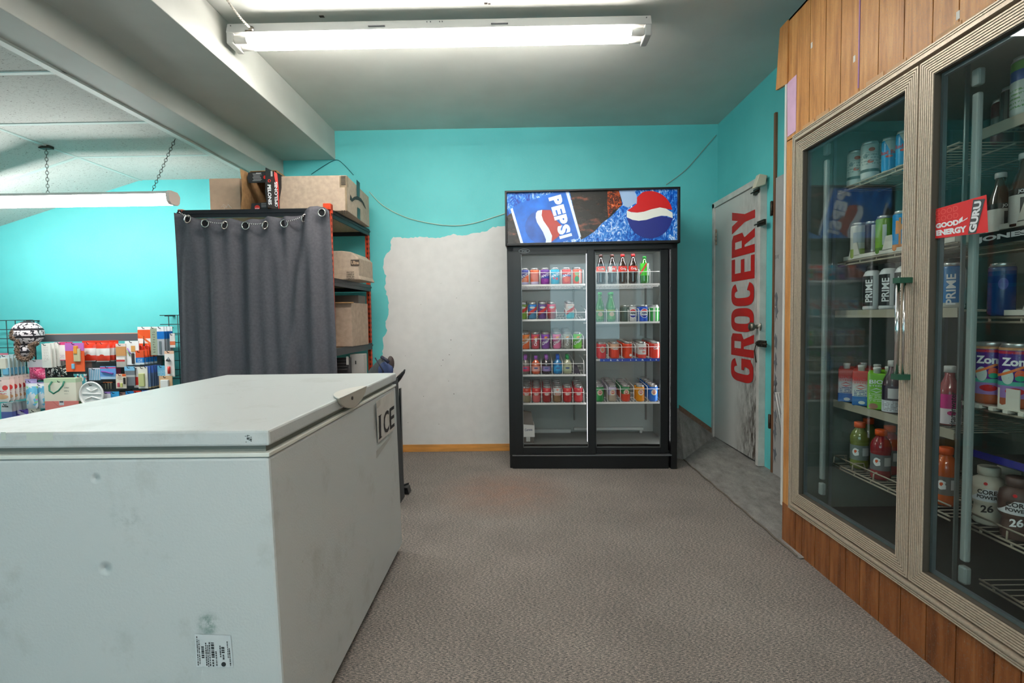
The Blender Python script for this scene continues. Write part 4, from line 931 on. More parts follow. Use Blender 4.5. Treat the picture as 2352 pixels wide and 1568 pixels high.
g = MB(); g.prism([(KX - .006, KY1 - .01, oX(1833, 172, KX).z), (KX - .006, KY1 + .098, zb), (KX - .006, KY1 + .064, 2.512), (KX - .006, KY1 - .01, 2.512)], (.014, 0, 0)); g.build('loose_board', wood_hi, ck)
g = MB(); zt1, zt2 = oX(1815, 180, KX).z, oX(1815, 312, KX).z
g.prism([(KX - .002, 2.418, oX(1829, 172, KX).z), (KX - .002, 2.497, oX(1805, 195, KX).z), (KX - .002, 2.490, oX(1805, 318, KX).z), (KX - .002, 2.418, oX(1829, 300, KX).z)], (.002, 0, 0)); g.build('pink_patch', mat('pink_paint', (216, 176, 206), .6, noise=.06, nscale=20), ck)
q1 = oX(1975, 0, KX).y; g = MB(); g.box(KX - .001, KX + .001, q1 - .003, q1 + .003, oX(1975, 200, KX).z, 2.5); g.build('purple_caulk', mat('purple_line', (166, 120, 170), .6), ck)
g = MB(); zw0, zw1 = oX(1798, 1160, KX).z, oX(1798, 195, KX).z
g.box(KX - .004, KX + .01, KY1 - .002, KY1 + .014, zw0, zw1); g.build('corner_trim', mat('white_trim', (214, 214, 210), .5), ck)
g = MB()
for i in range(9):
    y0 = 2.36 - i * .105; g.box(KX - .002, KX, y0 - .09, y0, 1.945, 1.953 + random.uniform(0, .02))
g.build('filler_strip', mat('pale_wood_strip', (196, 150, 104), .6), ck)
for px, py in ((1864, 104), (2200, 35), (1962, 135)):
    q = oX(px, py, KX - .001); MB().box(q.x, q.x + .001, q.y - .006, q.y + .006, q.z - .012, q.z + .012).build('paint_chip', mat('white_chip', (224, 220, 212), .6), ck)
def ring(g, ya, yb, za, zb, w, x0, x1, mi=0):
    g.box(x0, x1, ya, ya + w, za, zb, mi); g.box(x0, x1, yb - w, yb, za, zb, mi); g.box(x0, x1, ya + w, yb - w, za, za + w, mi); g.box(x0, x1, ya + w, yb - w, zb - w, zb, mi)
def ribbed(g, ya, yb, za, zb, n, pitch, x, depth, hi=.003):
    for i in range(n):
        d = i * pitch; ring(g, ya + d, yb - d, za + d, zb - d, pitch * .62, x - hi, x + depth, 0); ring(g, ya + d + pitch * .62, yb - d - pitch * .62, za + d + pitch * .62, zb - d - pitch * .62, pitch * .38, x, x + depth, 1)
KZ0, KZ1 = .195, 1.948; Y2 = .962; YM = 1.672; Y1 = 2.425
g = MB(); ribbed(g, Y2 - .02, Y1, KZ0, KZ1, 3, .0075, KX - .010, .05); ring(g, Y2 + .0025, Y1 - .0225, KZ0 + .0225, KZ1 - .0225, .008, KX - .018, KX + .03); g.build('fixed_frame', [alm, ald], ck)
cg = glass('cooler_glass', (.94, .97, .96), 1.33, .0); spc = mat('glass_spacer', (120, 134, 142), .35, .6)
def kdoor(ya, yb, label):
    za, zb = KZ0 + .042, KZ1 - .042; g = MB(); ribbed(g, ya, yb, za, zb, 7, .0080, KX - .012, .035)
    d = g.build('door', [alm, ald], ck); d['label'] = label; w = .056
    MB().box(KX + .002, KX + .006, ya + w - .004, yb - w + .004, za + w - .004, zb - w + .004).build('glass_pane', cg, d)
    g = MB(); ring(g, ya + w, yb - w, za + w, zb - w, .010, KX + .008, KX + .020); g.build('spacer', spc, d); return d
k1_ = kdoor(YM + .004, Y1 - .036, 'far cooler door with chrome pull handle')
k2_ = kdoor(Y2 + .01, YM - .004, 'near cooler door with red sticker')
MB().box(KX + .02, KX + .05, YM - .035, YM + .035, KZ0 + .03, KZ1 - .03).build('mullion', mat('dark_mullion', (40, 44, 44), .5), ck)
# handle of the far door
hz0, hz1 = oX(2080, 866, KX - .03).z, oX(2085, 643, KX - .03).z; hy = 1.698
g = MB(); g.tube([(KX - .048, hy, hz0), (KX - .048, hy, hz1)], .0065, 12); g.tube([(KX - .036, hy - .014, hz0 + .005), (KX - .036, hy - .014, hz1 - .005)], .004, 8); hd = g.build('handle', mat('chrome', (226, 226, 226), .12, 1.0), k1_)
for z in (hz0, hz1): g = MB(); g.box(KX - .056, KX - .012, hy - .020, hy + .012, z - .009, z + .009); g.build('handle_bracket', mat('green_bracket', (44, 92, 72), .35, .3), hd)
# interior
kin = mat('cooler_liner', (112, 122, 116), .5, noise=.08, nscale=4); kdk = mat('cooler_dark', (40, 44, 42), .7)
g = MB(); X0, X1 = KX + .05, 2.05
g.quad((X1, .6, .2), (X1, Y1 - .02, .2), (X1, Y1 - .02, 1.96), (X1, .6, 1.96)); g.quad((X0, Y1 - .025, .2), (X1, Y1 - .025, .2), (X1, Y1 - .025, 1.96), (X0, Y1 - .025, 1.96))
g.quad((X0, .6, 1.955), (X1, .6, 1.955), (X1, Y1, 1.955), (X0, Y1, 1.955)); g.quad((X0, .6, .2), (X1, .6, .2), (X1, .6, 1.96), (X0, .6, 1.96)); g.quad((KX + .03, .6, .205), (X1, .6, .205), (X1, Y1, .205), (KX + .03, Y1, .205), mi=1); g.build('liner', [kin, kdk], ck)
lampoff = mat('unlit_tube_cover', (150, 160, 158), .4)
for x, y, za, zb in ((1.365, 2.30, .30, 1.87), (1.365, 1.560, .28, 1.84)):
    g = MB(); g.box(x, x + .018, y - .012, y + .012, za + .07, zb - .07); g.box(x - .002, x + .020, y - .014, y + .014, za, za + .055); g.box(x - .002, x + .020, y - .014, y + .014, zb - .05, zb)
    g.build('interior_lamp', lampoff, ck, bevel=.006)
g = MB()
for y in (2.36, 1.68): g.box(1.44, 1.452, y - .003, y + .003, .22, 1.94); g.box(1.95, 1.965, y - .008, y + .008, .22, 1.94)
g.build('shelf_standard', mat('steel_standard', (128, 138, 138), .4, .5), ck)
wirem = mat('beige_wire', (168, 158, 142), .45); railm = mat('beige_rail', (160, 154, 138), .5); plast = mat('white_plastic_riser', (206, 204, 194), .45)
def kshelf(px, py, yl, yr, style, x=None):
    q = oY(px, py, yl); x = x or q.x; z = q.z; g = MB()
    if style == 'rail': g.box(x, x + .006, yr, yl, z - .026, z + .006)
    else:
        g.tube([(x, yr, z), (x, yl, z)], .0035, 6); g.tube([(x + .002, yr, z - .014), (x + .002, yl, z - .014)], .0035, 6)
        for i in range(int((yl - yr) / .1)): g.box(x - .001, x + .004, yl - .05 - i * .1, yl - .045 - i * .1, z - .014, z)
    n_ = int((yl - yr) / .03)
    for i in range(n_ + 1): yy = yr + (yl - yr) * i / n_; g.tube([(x, yy, z - .002), (1.93, yy, z - .002)], .0018, 5)
    for xx in (x + .18, x + .36): g.tube([(xx, yr, z - .006), (xx, yl, z - .006)], .003, 6)
    s = g.build('shelf', wirem if style != 'rail' else railm, ck)
    if style == 'fence':
        g = MB(); hh = .035; g.tube([(x + .06, yl, z + .002), (x + .06, yl, z + hh), (x + .004, yl, z + hh), (x + .004, yr, z + hh)], .003, 6)
        k = 0
        while yl - .001 - k * .13 > yr: yy = yl - k * .13; g.tube([(x + .002, yy, z), (x + .004, yy, z + hh * .8), (x + .012, yy, z + hh), (x + .05, yy, z + hh), (x + .06, yy, z)], .003, 6); k += 1
        g.build('front_fence', wirem, s)
    return x, z
K = {}
K['A1'] = kshelf(1925, 438, 2.33, 1.70, 'wire'); K['A2'] = kshelf(1925, 604, 2.33, 1.70, 'wire'); K['A3'] = kshelf(1918, 716, 2.35, 1.70, 'rail'); K['A4'] = kshelf(1914, 920, 2.35, 1.70, 'rail'); K['A5'] = kshelf(1914, 1063, 2.33, 1.70, 'fence')
K['B1'] = kshelf(2252, 302, 1.62, 1.0, 'rail'); K['B2'] = kshelf(2250, 540, 1.62, 1.0, 'wire'); K['B3'] = kshelf(2240, 729, 1.62, 1.0, 'wire'); K['B4'] = kshelf(2215, 923, 1.62, 1.0, 'wire'); K['B5'] = kshelf(2221, 1200, 1.62, 1.0, 'fence')
K['B0'] = kshelf(2250, 1330, 1.62, 1.0, 'wire')
def riser(key, y0, y1, posts, desc, side):
    x, z = K[key]; g = MB(); g.prism([(x + .004, y0, z + .003), (x + .004, y1, z + .003), (x + .004, y1, z + .022), (x + .004, y0, z + .022)], (.003, 0, 0)); g.box(x + .004, x + .30, y0, y1, z + .003, z + .006)
    for p in posts: g.prism([(x + .004, p - .036, z + .02), (x + .004, p + .036, z + .02), (x + .004, p + .016, z + .075), (x + .004, p - .016, z + .075)], (.003, 0, 0)); g.box(x + .007, x + .3, p - .0015, p + .0015, z + .006, z + .05)
    t = thing('bottle_tray', desc, 'tray', (x, (y0 + y1) / 2, z)); g.build('tray', plast, t)
def py_of(px, x): return oX(px, 700, x).y
riser('A2', 1.72, 2.30, [oX(1985, 560, K['A2'][0]).y + .07, oX(2030, 560, K['A2'][0]).y - .02, 1.80], 'white plastic lane tray under the tall cans behind the far cooler door', 1)
riser('B3', 1.02, 1.53, [1.44, 1.27, 1.12], 'white plastic lane tray behind the near cooler door, beside the blue bottle', 1)
riser('B2', 1.02, 1.56, [1.47, 1.30, 1.14], 'white plastic lane tray above the black strip with white letters', 1)
x, z = K['B2']; a_, b2 = (x - .004, 1.62, z - .034), (x - .004, 1.05, z - .034)
bs = thing('shelf_strip', 'black shelf strip with bold white capitals behind the near cooler door', 'label strip', (x, 1.33, z)); MB().box(x - .004, x - .001, 1.05, 1.64, z - .036, z + .002).build('strip', mat('strip_black', (18, 18, 20), .5), bs)
g = MB()
for k in range(3): g.text('JONES', (x - .0046, 1.625 - k * .205, z - .027), (0, -.165, 0), (0, 0, .020), 0, .05)
g.build('lettering', letter_w, bs)
x, z = K['B5']; yb = oX(2250, 1040, x).z
bs = thing('shelf_strip', 'shiny dark blue strip across the near cooler shelf above the protein bottles', 'label strip', (x, 1.3, yb)); MB().box(x - .002, x + .001, 1.0, 1.62, yb - .016, yb + .006).build('strip', mat('strip_blue', (30, 34, 130), .15, coat=1), bs)
MB().box(x, 1.93, 1.0, 1.62, yb - .02, yb - .016).build('deck', mat('deck_dark', (50, 50, 50), .4), bs)
# products in the cooler
def kput(key, proto, px, label, x=None, dx=.035, zoff=0, rz=0, group='drinks in the glass-door cooler', y=None):
    X, z = K[key]; X = x or X + dx; yy = y if y else oX(px, 700, X).y
    put(proto, (X, yy, z + .004 + zoff), label, group=group, rz=rz)
RZc = R_(-38)
wc = C('', '', A_('k1', (206, 210, 204), [('blob', .008, .12, .011, .008, (206, 88, 60)), ('blob', .004, .072, .011, .007, (206, 88, 60)), ('blob', -.014, .095, .008, .01, (110, 130, 130)), ('below', .042, (60, 80, 78)), ('below', .030, (206, 212, 210)), ('lines', .055, .11, .012, -.03, .03, (150, 160, 158))]), h=.157, r=.033)
kput('A1', wc, 1992, 'tall white can with small red marks on the highest far cooler shelf, nearer the handle', rz=RZc); kput('A1', wc, 1960, 'tall white can with small red marks, leftmost on the highest far cooler shelf', dx=.05, rz=RZc)
kput('A1', wc, 2010, 'tall white can half hidden behind the first blue and silver can', dx=.09, rz=RZc + .8)
rb = C('', '', A_('k2', (20, 150, 214), [('dband', 0, 0, .004, (200, 200, 200)), ('diag', 2.2, .088, (190, 200, 196)), ('band', .05, .075, (30, 158, 216)), ('blob', 0, .06, .012, .005, (206, 70, 60)), ('below', .006, (210, 210, 206))], rough=.25), h=.135, r=.0265, text='Red Bull', tm=letter_r, th=.015, tz=.56)
kput('A1', rb, 2036, 'slim blue and silver energy can with red lettering, the first beside the white cans', rz=RZc); kput('A1', rb, 2069, 'slim blue and silver energy can with red lettering, beside the door stile', rz=RZc)
kput('A1', rb, 2056, 'slim blue energy can standing behind two others', dx=.085, rz=RZc + .5)
m1 = C('', '', A_('k3', (186, 186, 178), [('rect', -.02, .07, .022, .115, (160, 170, 176)), ('below', .045, (150, 170, 90)), ('above', .145, (120, 104, 80))], rough=.25), h=.157, r=.033)
m2 = C('', '', A_('k4', (118, 164, 56), [('rect', -.008, .04, .006, .12, (206, 214, 206)), ('below', .03, (90, 130, 50))], rough=.25), h=.157, r=.033)
m3 = C('', '', A_('k5', (20, 136, 200), [('rect', -.012, .03, -.005, .13, (226, 140, 50)), ('rect', .002, .03, .009, .125, (226, 140, 50)), ('rect', .015, .03, .02, .125, (226, 140, 50)), ('below', .03, (210, 130, 60))], rough=.25), h=.157, r=.033, text='M', tm=mat('print_orange', (226, 140, 50), .4), th=.05, tz=.6)
m4 = C('', '', A_('k6', (60, 56, 52), [('rect', -.004, .03, .03, .14, (200, 200, 196))], rough=.3), h=.157, r=.033)
kput('A2', m1, 1971, 'silver and green tall can in the white lane tray, leftmost', rz=RZc); kput('A2', m4, 2002, 'dark and white tall can between the silver and green cans', dx=.07, rz=RZc); kput('A2', m2, 2030, 'bright green tall can in the white lane tray', rz=RZc); kput('A2', m3, 2070, 'blue tall can with orange claw-like letter beside the door stile', rz=RZc)
pb = [(.026, 0), (.033, .004), (.034, .012), (.032, .016), (.034, .02), (.034, .04), (.032, .044), (.034, .048), (.034, .075), (.032, .079), (.034, .083), (.034, .11), (.032, .114), (.034, .118), (.034, .142), (.026, .160), (.018, .166)]
t = proto_bottle('x', pb, [mat('white_sleeve', (210, 212, 214), .4)], None, .019, (.166, .185), mat('cap_black', (34, 44, 46), .5), (.0345, .018, .142, A_('prime_white', (206, 210, 212), [('rect', -.034, .018, .004, .142, (24, 26, 28))]), 'PRIME', letter_w, .08, .026, True, 252))
t.name = 'sports_bottle'
kput('A3', t, 2003, 'white sports drink bottle with black side lettering, left one of the visible row', rz=RZc); kput('A3', t, 2041, 'white sports drink bottle with black side lettering, second of the row', rz=RZc); kput('A3', t, 2078, 'white sports drink bottle partly behind the chrome door handle', rz=RZc)
kput('A3', t, 2190, 'white sports drink bottle behind the near end of the far cooler shelf', dx=.16, rz=RZc)
def carton(nm, base, lay, tcol):
    t = thing('juice_carton', 'x', 'carton', local=True); g = MB(); w = .031
    g.hexa([(-w, -w, 0), (w, -w, 0), (w, w, 0), (-w, w, 0), (-w, -w * .8, .148), (w, -w * .8, .148), (w, w, .158), (-w, w, .158)]); g.build('body', A_(nm, base, lay, rough=.35), t, bevel=.004)
    g = MB(); g.text('BIO', (-.024, -w - .0012, .107), (.046, 0, 0), (0, .003, .016), 0, .02); g.text('STEEL', (-.024, -w - .001, .096), (.046, 0, 0), (0, .001, .006), 0, .0)
    for s_ in (1, -1): g.quad((-.022, -w - .0008, .080), (0, -w - .0008, .080 + .010 * s_), (.022, -w - .0008, .080), (0, -w - .0008, .080 + .006 * s_))
    g.build('lettering', tcol, t)
    MB().lathe([(.013, .148), (.013, .164), (.014, .165), (.014, .172), (.012, .174)], 16, 0, (0, -.008, 0)).build('cap', mat('cap_white', (222, 222, 220), .4), t); return t
cr = carton('bio_red', (206, 208, 214), [('fade', .085, .115, (200, 62, 54)), ('below', .040, (24, 110, 190)), ('lines', .04, .068, .007, -.024, .02, (50, 80, 140)), ('blob', .004, .014, .012, .007, (226, 226, 226))], letter_r)
cr_g = carton('bio_green', (124, 196, 40), [('lines', .035, .068, .007, -.024, .02, (206, 226, 190)), ('blob', -.01, .014, .016, .012, (170, 120, 90))], letter_w)
kput('A4', cr, 1948, 'red, white and blue drink carton with white cap, leftmost on its shelf', rz=RZc); kput('A4', cr, 1982, 'red, white and blue drink carton with white cap, next to the lime green carton', rz=RZc); kput('A4', cr_g, 2018, 'lime green drink carton with white cap', rz=RZc)
kput('A4', cr, 1986, 'red drink carton standing behind the second red carton', dx=.12, rz=RZc); kput('A4', cr, 2018, 'red drink carton behind the lime green carton', dx=.12, rz=RZc); kput('A4', cr_g, 2045, 'lime green drink carton behind the dark bottle', dx=.10, rz=RZc); kput('A4', cr, 2062, 'red drink carton at the back beside the dark bottle', dx=.14, rz=RZc)
vp = [(.028, 0), (.034, .006), (.034, .11), (.030, .135), (.018, .160), (.0145, .172), (.0145, .19)]
t = proto_bottle('x', vp, [mat('berry_liquid', (58, 28, 44), .12, coat=.5)], None, .017, (.185, .208), mat('cap_pale', (206, 206, 204), .5), (.0345, .006, .11, A_('vit_lab', (206, 212, 220), [('above', .052, (40, 30, 56)), ('rect', -.014, .06, .02, .10, (206, 206, 210)), ('lines', .01, .05, .006, -.03, .03, (130, 130, 140))]))); t.name = 'water_bottle'
kput('A4', t, 2054, 'dark berry bottle with white barcode label beside the door handle', rz=RZc)
tv = proto_bottle('x', vp, [mat('pink_liquid', (150, 66, 70), .12, coat=.5)], None, .017, (.185, .208), mat('cap_pale', (206, 206, 204), .5), (.0345, .006, .11, A_('vit_pink', (226, 214, 220), [('above', .06, (206, 26, 130)), ('blob', .006, .045, .012, .008, (206, 26, 120))]), 'vitaminwater', letter_k, .058, .016, True, 285)); tv.name = 'water_bottle'
kput('A4', tv, 2186, 'pink flavoured water bottle seen through the near cooler door', dx=.07, rz=RZc)
gp_ = [(.030, 0), (.036, .006), (.037, .02), (.034, .06), (.034, .10), (.037, .118), (.037, .138), (.030, .16), (.018, .176), (.016, .186)]
def gat(nm, liq, ll):
    t = proto_bottle('x', gp_, [mat('liq_' + nm, liq, .12, spec=.8, coat=.5)], None, .0215, (.180, .204), mat('cap_orange', (232, 90, 30), .45), (.0355, .03, .105, A_('lab_' + nm, ll, [('blob', -.012, .075, .011, .017, (226, 226, 224)), ('blob', -.012, .078, .005, .007, (226, 90, 40)), ('rect', .014, .06, .034, .095, (196, 196, 196))]), 'G', letter_w, .075, .03, False, 250)); t.name = 'sports_bottle'; return t
gy = gat('yellow', (116, 126, 60), (120, 130, 128)); gr = gat('red', (138, 24, 34), (104, 110, 114)); go_ = gat('orange', (190, 84, 30), (110, 110, 108))
kput('A5', gy, 1980, 'yellow green sports drink with orange cap on the lowest far shelf, front', rz=RZc, dx=.06); kput('A5', gy, 2000, 'yellow green sports drink with orange cap behind the front one', dx=.15, rz=RZc); kput('A5', gr, 2030, 'red sports drink with orange cap and white G, front', rz=RZc, dx=.045); kput('A5', gr, 2050, 'red sports drink with orange cap behind the front red one', dx=.13, rz=RZc)
kput('A5', go_, 2182, 'orange sports drink seen at the left edge of the near cooler door', dx=.07, rz=RZc)
bp_ = C('', '', A_('k7', (20, 112, 176), [('below', .02, (190, 190, 180))], rough=.25), h=.157, r=.033, text='PRIME', vertical=True, th=.026, tz=.42, a0=262, wid=.105)
kput('A3', bp_, 2186, 'blue tall can with white side lettering seen through the near door', dx=.06, rz=RZc)
bb = C('', '', A_('k8', (24, 62, 120), [('blob', 0, .10, .012, .018, (80, 90, 160)), ('above', .14, (80, 90, 130))], rough=.25), h=.165, r=.034)
kput('B3', bb, 2300, 'dark blue can left of the white lane tray behind the near door', dx=.09, rz=RZc)
gc = C('', '', A_('k9', (190, 200, 194), [('band', .10, .13, (50, 84, 150)), ('above', .13, (96, 150, 70)), ('above', .155, (170, 176, 178)), ('lines', .02, .08, .012, -.04, .04, (110, 150, 100))], rough=.3), h=.17, r=.038)
kput('B1', gc, 2345, 'white, blue and green can on the top shelf of the near cooler', dx=.04, rz=RZc)
dk = C('', '', A_('k10', (110, 112, 110), [('vstripes', .014, .5, (66, 60, 60))], rough=.3), h=.13, r=.030)
kput('B1', dk, 2312, 'small grey can beside the white, blue and green can', dx=.10, rz=RZc); 
dk2 = C('', '', A_('k11', (90, 40, 44), [('band', .05, .09, (120, 116, 112))], rough=.3), h=.15, r=.030); kput('B1', dk2, 2290, 'dark red can at the back of the top near shelf', dx=.20, rz=RZc)
jp = [(.026, 0), (.033, .005), (.033, .11), (.026, .135), (.015, .17), (.013, .20)]
t = proto_bottle('x', jp, [mat('brown_glass', (70, 50, 42), .1, coat=.6)], None, .0155, (.198, .215), mat('cap_pale', (206, 206, 204), .5), (.0336, .012, .112, A_('jones_lab', (196, 196, 190), [('above', .094, (24, 22, 22)), ('rect', -.012, .04, .012, .085, (70, 70, 70)), ('blob', .012, .03, .012, .01, (30, 30, 30))]), 'JONES', letter_w, .102, .012, False, 270)); t.name = 'soda_bottle'
kput('B2', t, 2345, 'brown soda bottle with white and black label at the photo edge', dx=.035, rz=RZc); kput('B2', t, 2290, 'brown soda bottle at the back above the black lettered strip', dx=.16, rz=RZc + .6)
zc_p = A_('zona', (74, 34, 122), [('above', .168, (176, 130, 90)), ('band', .158, .166, (170, 40, 60)), ('band', .064, .078, (80, 170, 150)), ('below', .066, (150, 120, 180)), ('blob', -.022, .092, .012, .022, (190, 206, 200)), ('blob', .004, .098, .012, .014, (214, 90, 50)), ('blob', .004, .088, .011, .008, (40, 160, 120)), ('dband', -.55, .112, .120, (226, 120, 60)), ('below', .03, (170, 90, 60)), ('blob', -.006, .05, .02, .010, (190, 40, 44)), ('speck', 190, .70, (130, 100, 190))], rough=.22)
zn = C('', '', zc_p, h=.188, r=.040, text='Zona', th=.024, tz=.72, bold=.04, a0=262); zn.name = 'tall_can'
kput('B4', zn, 2279, 'large purple fruit drink can with pale lettering, left one', x=1.452, rz=RZc); kput('B4', zn, 2340, 'large purple fruit drink can with pale lettering, right one at the photo edge', x=1.452, rz=RZc)
x, z = K['B4']; tt = thing('bottle_tray', 'white comb-edged plastic tray under the purple fruit drink cans', 'tray', (x, 1.4, z)); g = MB(); g.box(x - .006, x + .3, 1.05, 1.625, z + .001, z + .0035)
for k in range(12): g.box(x - .012, x + .01, 1.60 - k * .045, 1.615 - k * .045, z - .008, z + .001)
y_ = oX(2316, 900, x + .004).y; g.box(x + .002, x + .005, y_ - .035, y_ + .03, z, z + .062); g.build('tray', plast, tt)
cp_ = [(.032, 0), (.038, .006), (.036, .018), (.040, .026), (.034, .05), (.034, .062), (.042, .072), (.044, .12), (.040, .140), (.026, .150), (.023, .156)]
def core(nm, body, lab, txt, num):
    t = proto_bottle('x', cp_, [mat('core_' + nm, body, .45)], None, .028, (.156, .182), mat('cap_core_' + nm, tuple(min(255, v + 20) for v in body), .45)); t.name = 'protein_bottle'
    t['x'] = 1; del t['x']
    MB().lathe([(.0432, .078), (.0452, .118)], 22, 0, cap=False).build('label', lab, t)
    g = MB(); g.text_cyl('CORE', .0458, .108, .014, 262, 0, .03); g.text_cyl('POWER', .0452, .092, .011, 262, 0, .03); g.build('lettering', txt, t)
    g = MB(); g.text_cyl('26', .0375, .054, .024, 262, 0, .03, False, .2); g.build('number', num, t)
    g = MB(); g.lathe([(.005, -.002), (.005, .001)], 10, 0, (-.010, -.0405, .134), axis='Y'); g.build('red_dot', letter_r, t); return t
cw = core('cream', (196, 186, 170), A_('core_lab', (206, 208, 212), [('diag', -1.1, .13, (190, 180, 164))]), letter_k, letter_k); cb = core('brown', (74, 52, 46), A_('core_lab2', (206, 208, 212), [('diag', -1.1, .13, (70, 50, 44))]), letter_k, letter_w)
kput('B5', cw, 2283, 'cream protein shake bottle with white cap, left one', dx=.055, rz=RZc); kput('B5', cw, 2330, 'cream protein shake bottle standing behind the brown one', dx=.12, rz=RZc); kput('B5', cb, 2352, 'brown protein shake bottle at the photo edge', dx=.04, rz=RZc)
# sticker on the near door
sx_ = KX + .0012; S4 = [oX(*v, sx_) for v in ((2143, 482), (2266, 447), (2270, 533), (2146, 548))]
def SQ(u, v, lift=.0006): p = (S4[3] * (1 - u) + S4[2] * u) * (1 - v) + (S4[0] * (1 - u) + S4[1] * u) * v; return Vector((sx_ - lift, p.y, p.z))
g = MB(); g.prism([tuple(SQ(*v, .0004)) for v in ((0, 0), (1, 0), (1, 1), (0, 1))], (.0003, 0, 0)); st = g.build('sticker', mat('sticker_red', (222, 44, 46), .35), k2_); st['label'] = 'red sticker with white lettering and a tilted can print'
def stext(g, s, u0, v0, u1, v1, bold=0.0, mi=0): 
    vs, fs, _ = text_geo(s, bold); g.add([SQ(u0 + (u1 - u0) * x, v0 + (v1 - v0) * y, .0011) for x, y in vs], fs, mi)
g = MB(); stext(g, 'GOOD', .05, .33, .50, .50, .06); stext(g, 'ENERGY', .05, .08, .64, .27, .06)
for a in ((.50, .36, .53, .56), (.56, .40, .62, .50)): g.add([SQ(a[0], a[1], .0011), SQ(a[2] + .04, a[1] + .06, .0011), SQ(a[2] + .05, a[3], .0011), SQ(a[0] + .01, a[3] - .07, .0011)], [(0, 1, 2, 3)])
g.build('lettering', letter_w, st)
g = MB(); stext(g, 'GOOD', .05, .55, .50, .72, -.0); stext(g, 'GOOD', .05, .76, .50, .93, -.0); g.build('pale_lettering', mat('sticker_pink', (234, 92, 84), .4), st)
g = MB(); g.add([SQ(.66, .02, .0012), SQ(.80, .02, .0012), SQ(.98, .90, .0012), SQ(.78, .96, .0012)], [(0, 1, 2, 3)]); cn = g.build('can_print', mat('print_can_grey', (92, 92, 94), .3, .5), st)
vs, fs, _ = text_geo('GURU', .05); g = MB(); o0 = Vector((.80, .04)); dv_ = Vector((.13, .84)); g.add([SQ(o0.x + dv_.x * x - .13 * y, o0.y + dv_.y * x + .02 * y, .0018) for x, y in vs], fs); g.build('lettering', letter_w, cn)
# small white wire rack standing in the gap beside the cooler
a, b_ = oY(1781, 903, 2.9), oY(1800, 980, 2.9)
wr = thing('wire_rack', 'small white wire rack leaning in the gap beside the cooler', 'rack', (1.54, 2.9, .35)); g = MB(); W3 = lambda px, py, y=2.9: tuple(oY(px, py, y))
g.tube([W3(1780, 902), W3(1803, 902)], .0035, 6)
for p in ((1782, 902, 1806, 1040), (1787, 902, 1808, 1010)): g.tube([W3(p[0], p[1]), W3(p[2], p[3])], .004, 6)
g.tube([W3(1788, 951), W3(1801, 951)], .003, 6); g.tube([W3(1782, 902), W3(1782, 908, 3.0), W3(1806, 1096, 2.95)], .0035, 6)
g.build('frame', mat('white_wire', (226, 226, 224), .4), wr)
# ================================================================== metal shelving with curtain
RY0, RY1 = 3.38, 4.20
zt0 = oY(750, 478, RY0).z; rx1 = oY(755, 478, RY0).x; rx1b = oY(848, 520, RY1).x; rx0 = oY(409, 487, RY0).x
zt = oY(600, 480, RY0).z
org = mat('orange_steel', (226, 74, 34), .45, .2, noise=.1, nscale=20); bkm = mat('black_beam', (40, 40, 44), .38, .4); chip = mat('chipboard', (176, 150, 122), .8, noise=.2, nscale=90)
rk = thing('storage_rack', 'black and orange boltless storage rack hidden by a grey curtain', 'shelving', ((rx0 + rx1) / 2, (RY0 + RY1) / 2, 0))
def post(x, y, top, cut=True):
    g = MB(); s = .036; g.box(x - s, x, y - .003, y, 0, top); g.box(x - .003, x, y - s, y, 0, top); p = g.build('post', org, rk)
    g = MB(); z = .1
    while z < top - .03: g.box(x - s * .7, x - s * .3, y - .0038 - s * 0, y - .0028, z, z + .018); g.box(x - .0002, x + .0008, y - s * .7, y - s * .35, z, z + .018); z += .038
    g.build('slots', mat('slot_dark2', (120, 44, 24), .7), p)
g_ = [(rx1 + .012, RY0 + .03, zt0 + .0), (rx1b, RY1, zt - .01), (rx0 + .03, RY0 + .03, zt + .0), (rx0 + .03, RY1, zt)]
for a in g_: post(*a)
zl = [zt, oY(848, 655, RY1).z, oY(848, 787, RY1).z, .50, .12]
for k, z in enumerate(zl):
    g = MB(); X0_, X1_ = rx0, rx1; zz = z
    def step(x0, y0, x1, y1):
        d = Vector((x1 - x0, y1 - y0, 0)).normalized(); n_ = Vector((d.y, -d.x, 0))
        for lo, hi, out in ((-.052, -.026, .004), (-.026, -.012, .010), (-.012, .0, .004)):
            a = Vector((x0, y0, 0)); b_ = Vector((x1, y1, 0)); g.hexa([a + n_ * out + Vector((0, 0, zz + lo)), b_ + n_ * out + Vector((0, 0, zz + lo)), b_ - n_ * .01 + Vector((0, 0, zz + lo)), a - n_ * .01 + Vector((0, 0, zz + lo)), a + n_ * out + Vector((0, 0, zz + hi)), b_ + n_ * out + Vector((0, 0, zz + hi)), b_ - n_ * .01 + Vector((0, 0, zz + hi)), a - n_ * .01 + Vector((0, 0, zz + hi))])
    if k == 0: step(X0_, RY0, X1_, RY0)
    else: step(X0_, RY0 + .03, X1_, RY0 + .03)
    step(rx1, RY0 + .01, rx1b, RY1 - .01); step(rx1b, RY1, rx0, RY1); step(rx0, RY1, rx0, RY0)
    be = g.build('beam', bkm, rk)
    g = MB(); g.hexa([(rx0 + .01, RY0 + .04, z - .02), (rx1 - .012, RY0 + .04, z - .02), (rx1b - .012, RY1 - .01, z - .02), (rx0 + .01, RY1 - .01, z - .02), (rx0 + .01, RY0 + .04, z - .004), (rx1 - .012, RY0 + .04, z - .004), (rx1b - .012, RY1 - .01, z - .004), (rx0 + .01, RY1 - .01, z - .004)]); g.build('deck', chip, rk)
q = oY(751, 474, RY0 - .02); g = MB(); g.box(q.x - .028, q.x + .022, RY0 - .02, RY0 + .02, q.z - .02, q.z + .022); g.box(q.x - .028, q.x + .022, RY0 + .0, RY0 + .03, q.z - .04, q.z + .022); g.build('post_cap', org, rk, bevel=.004)
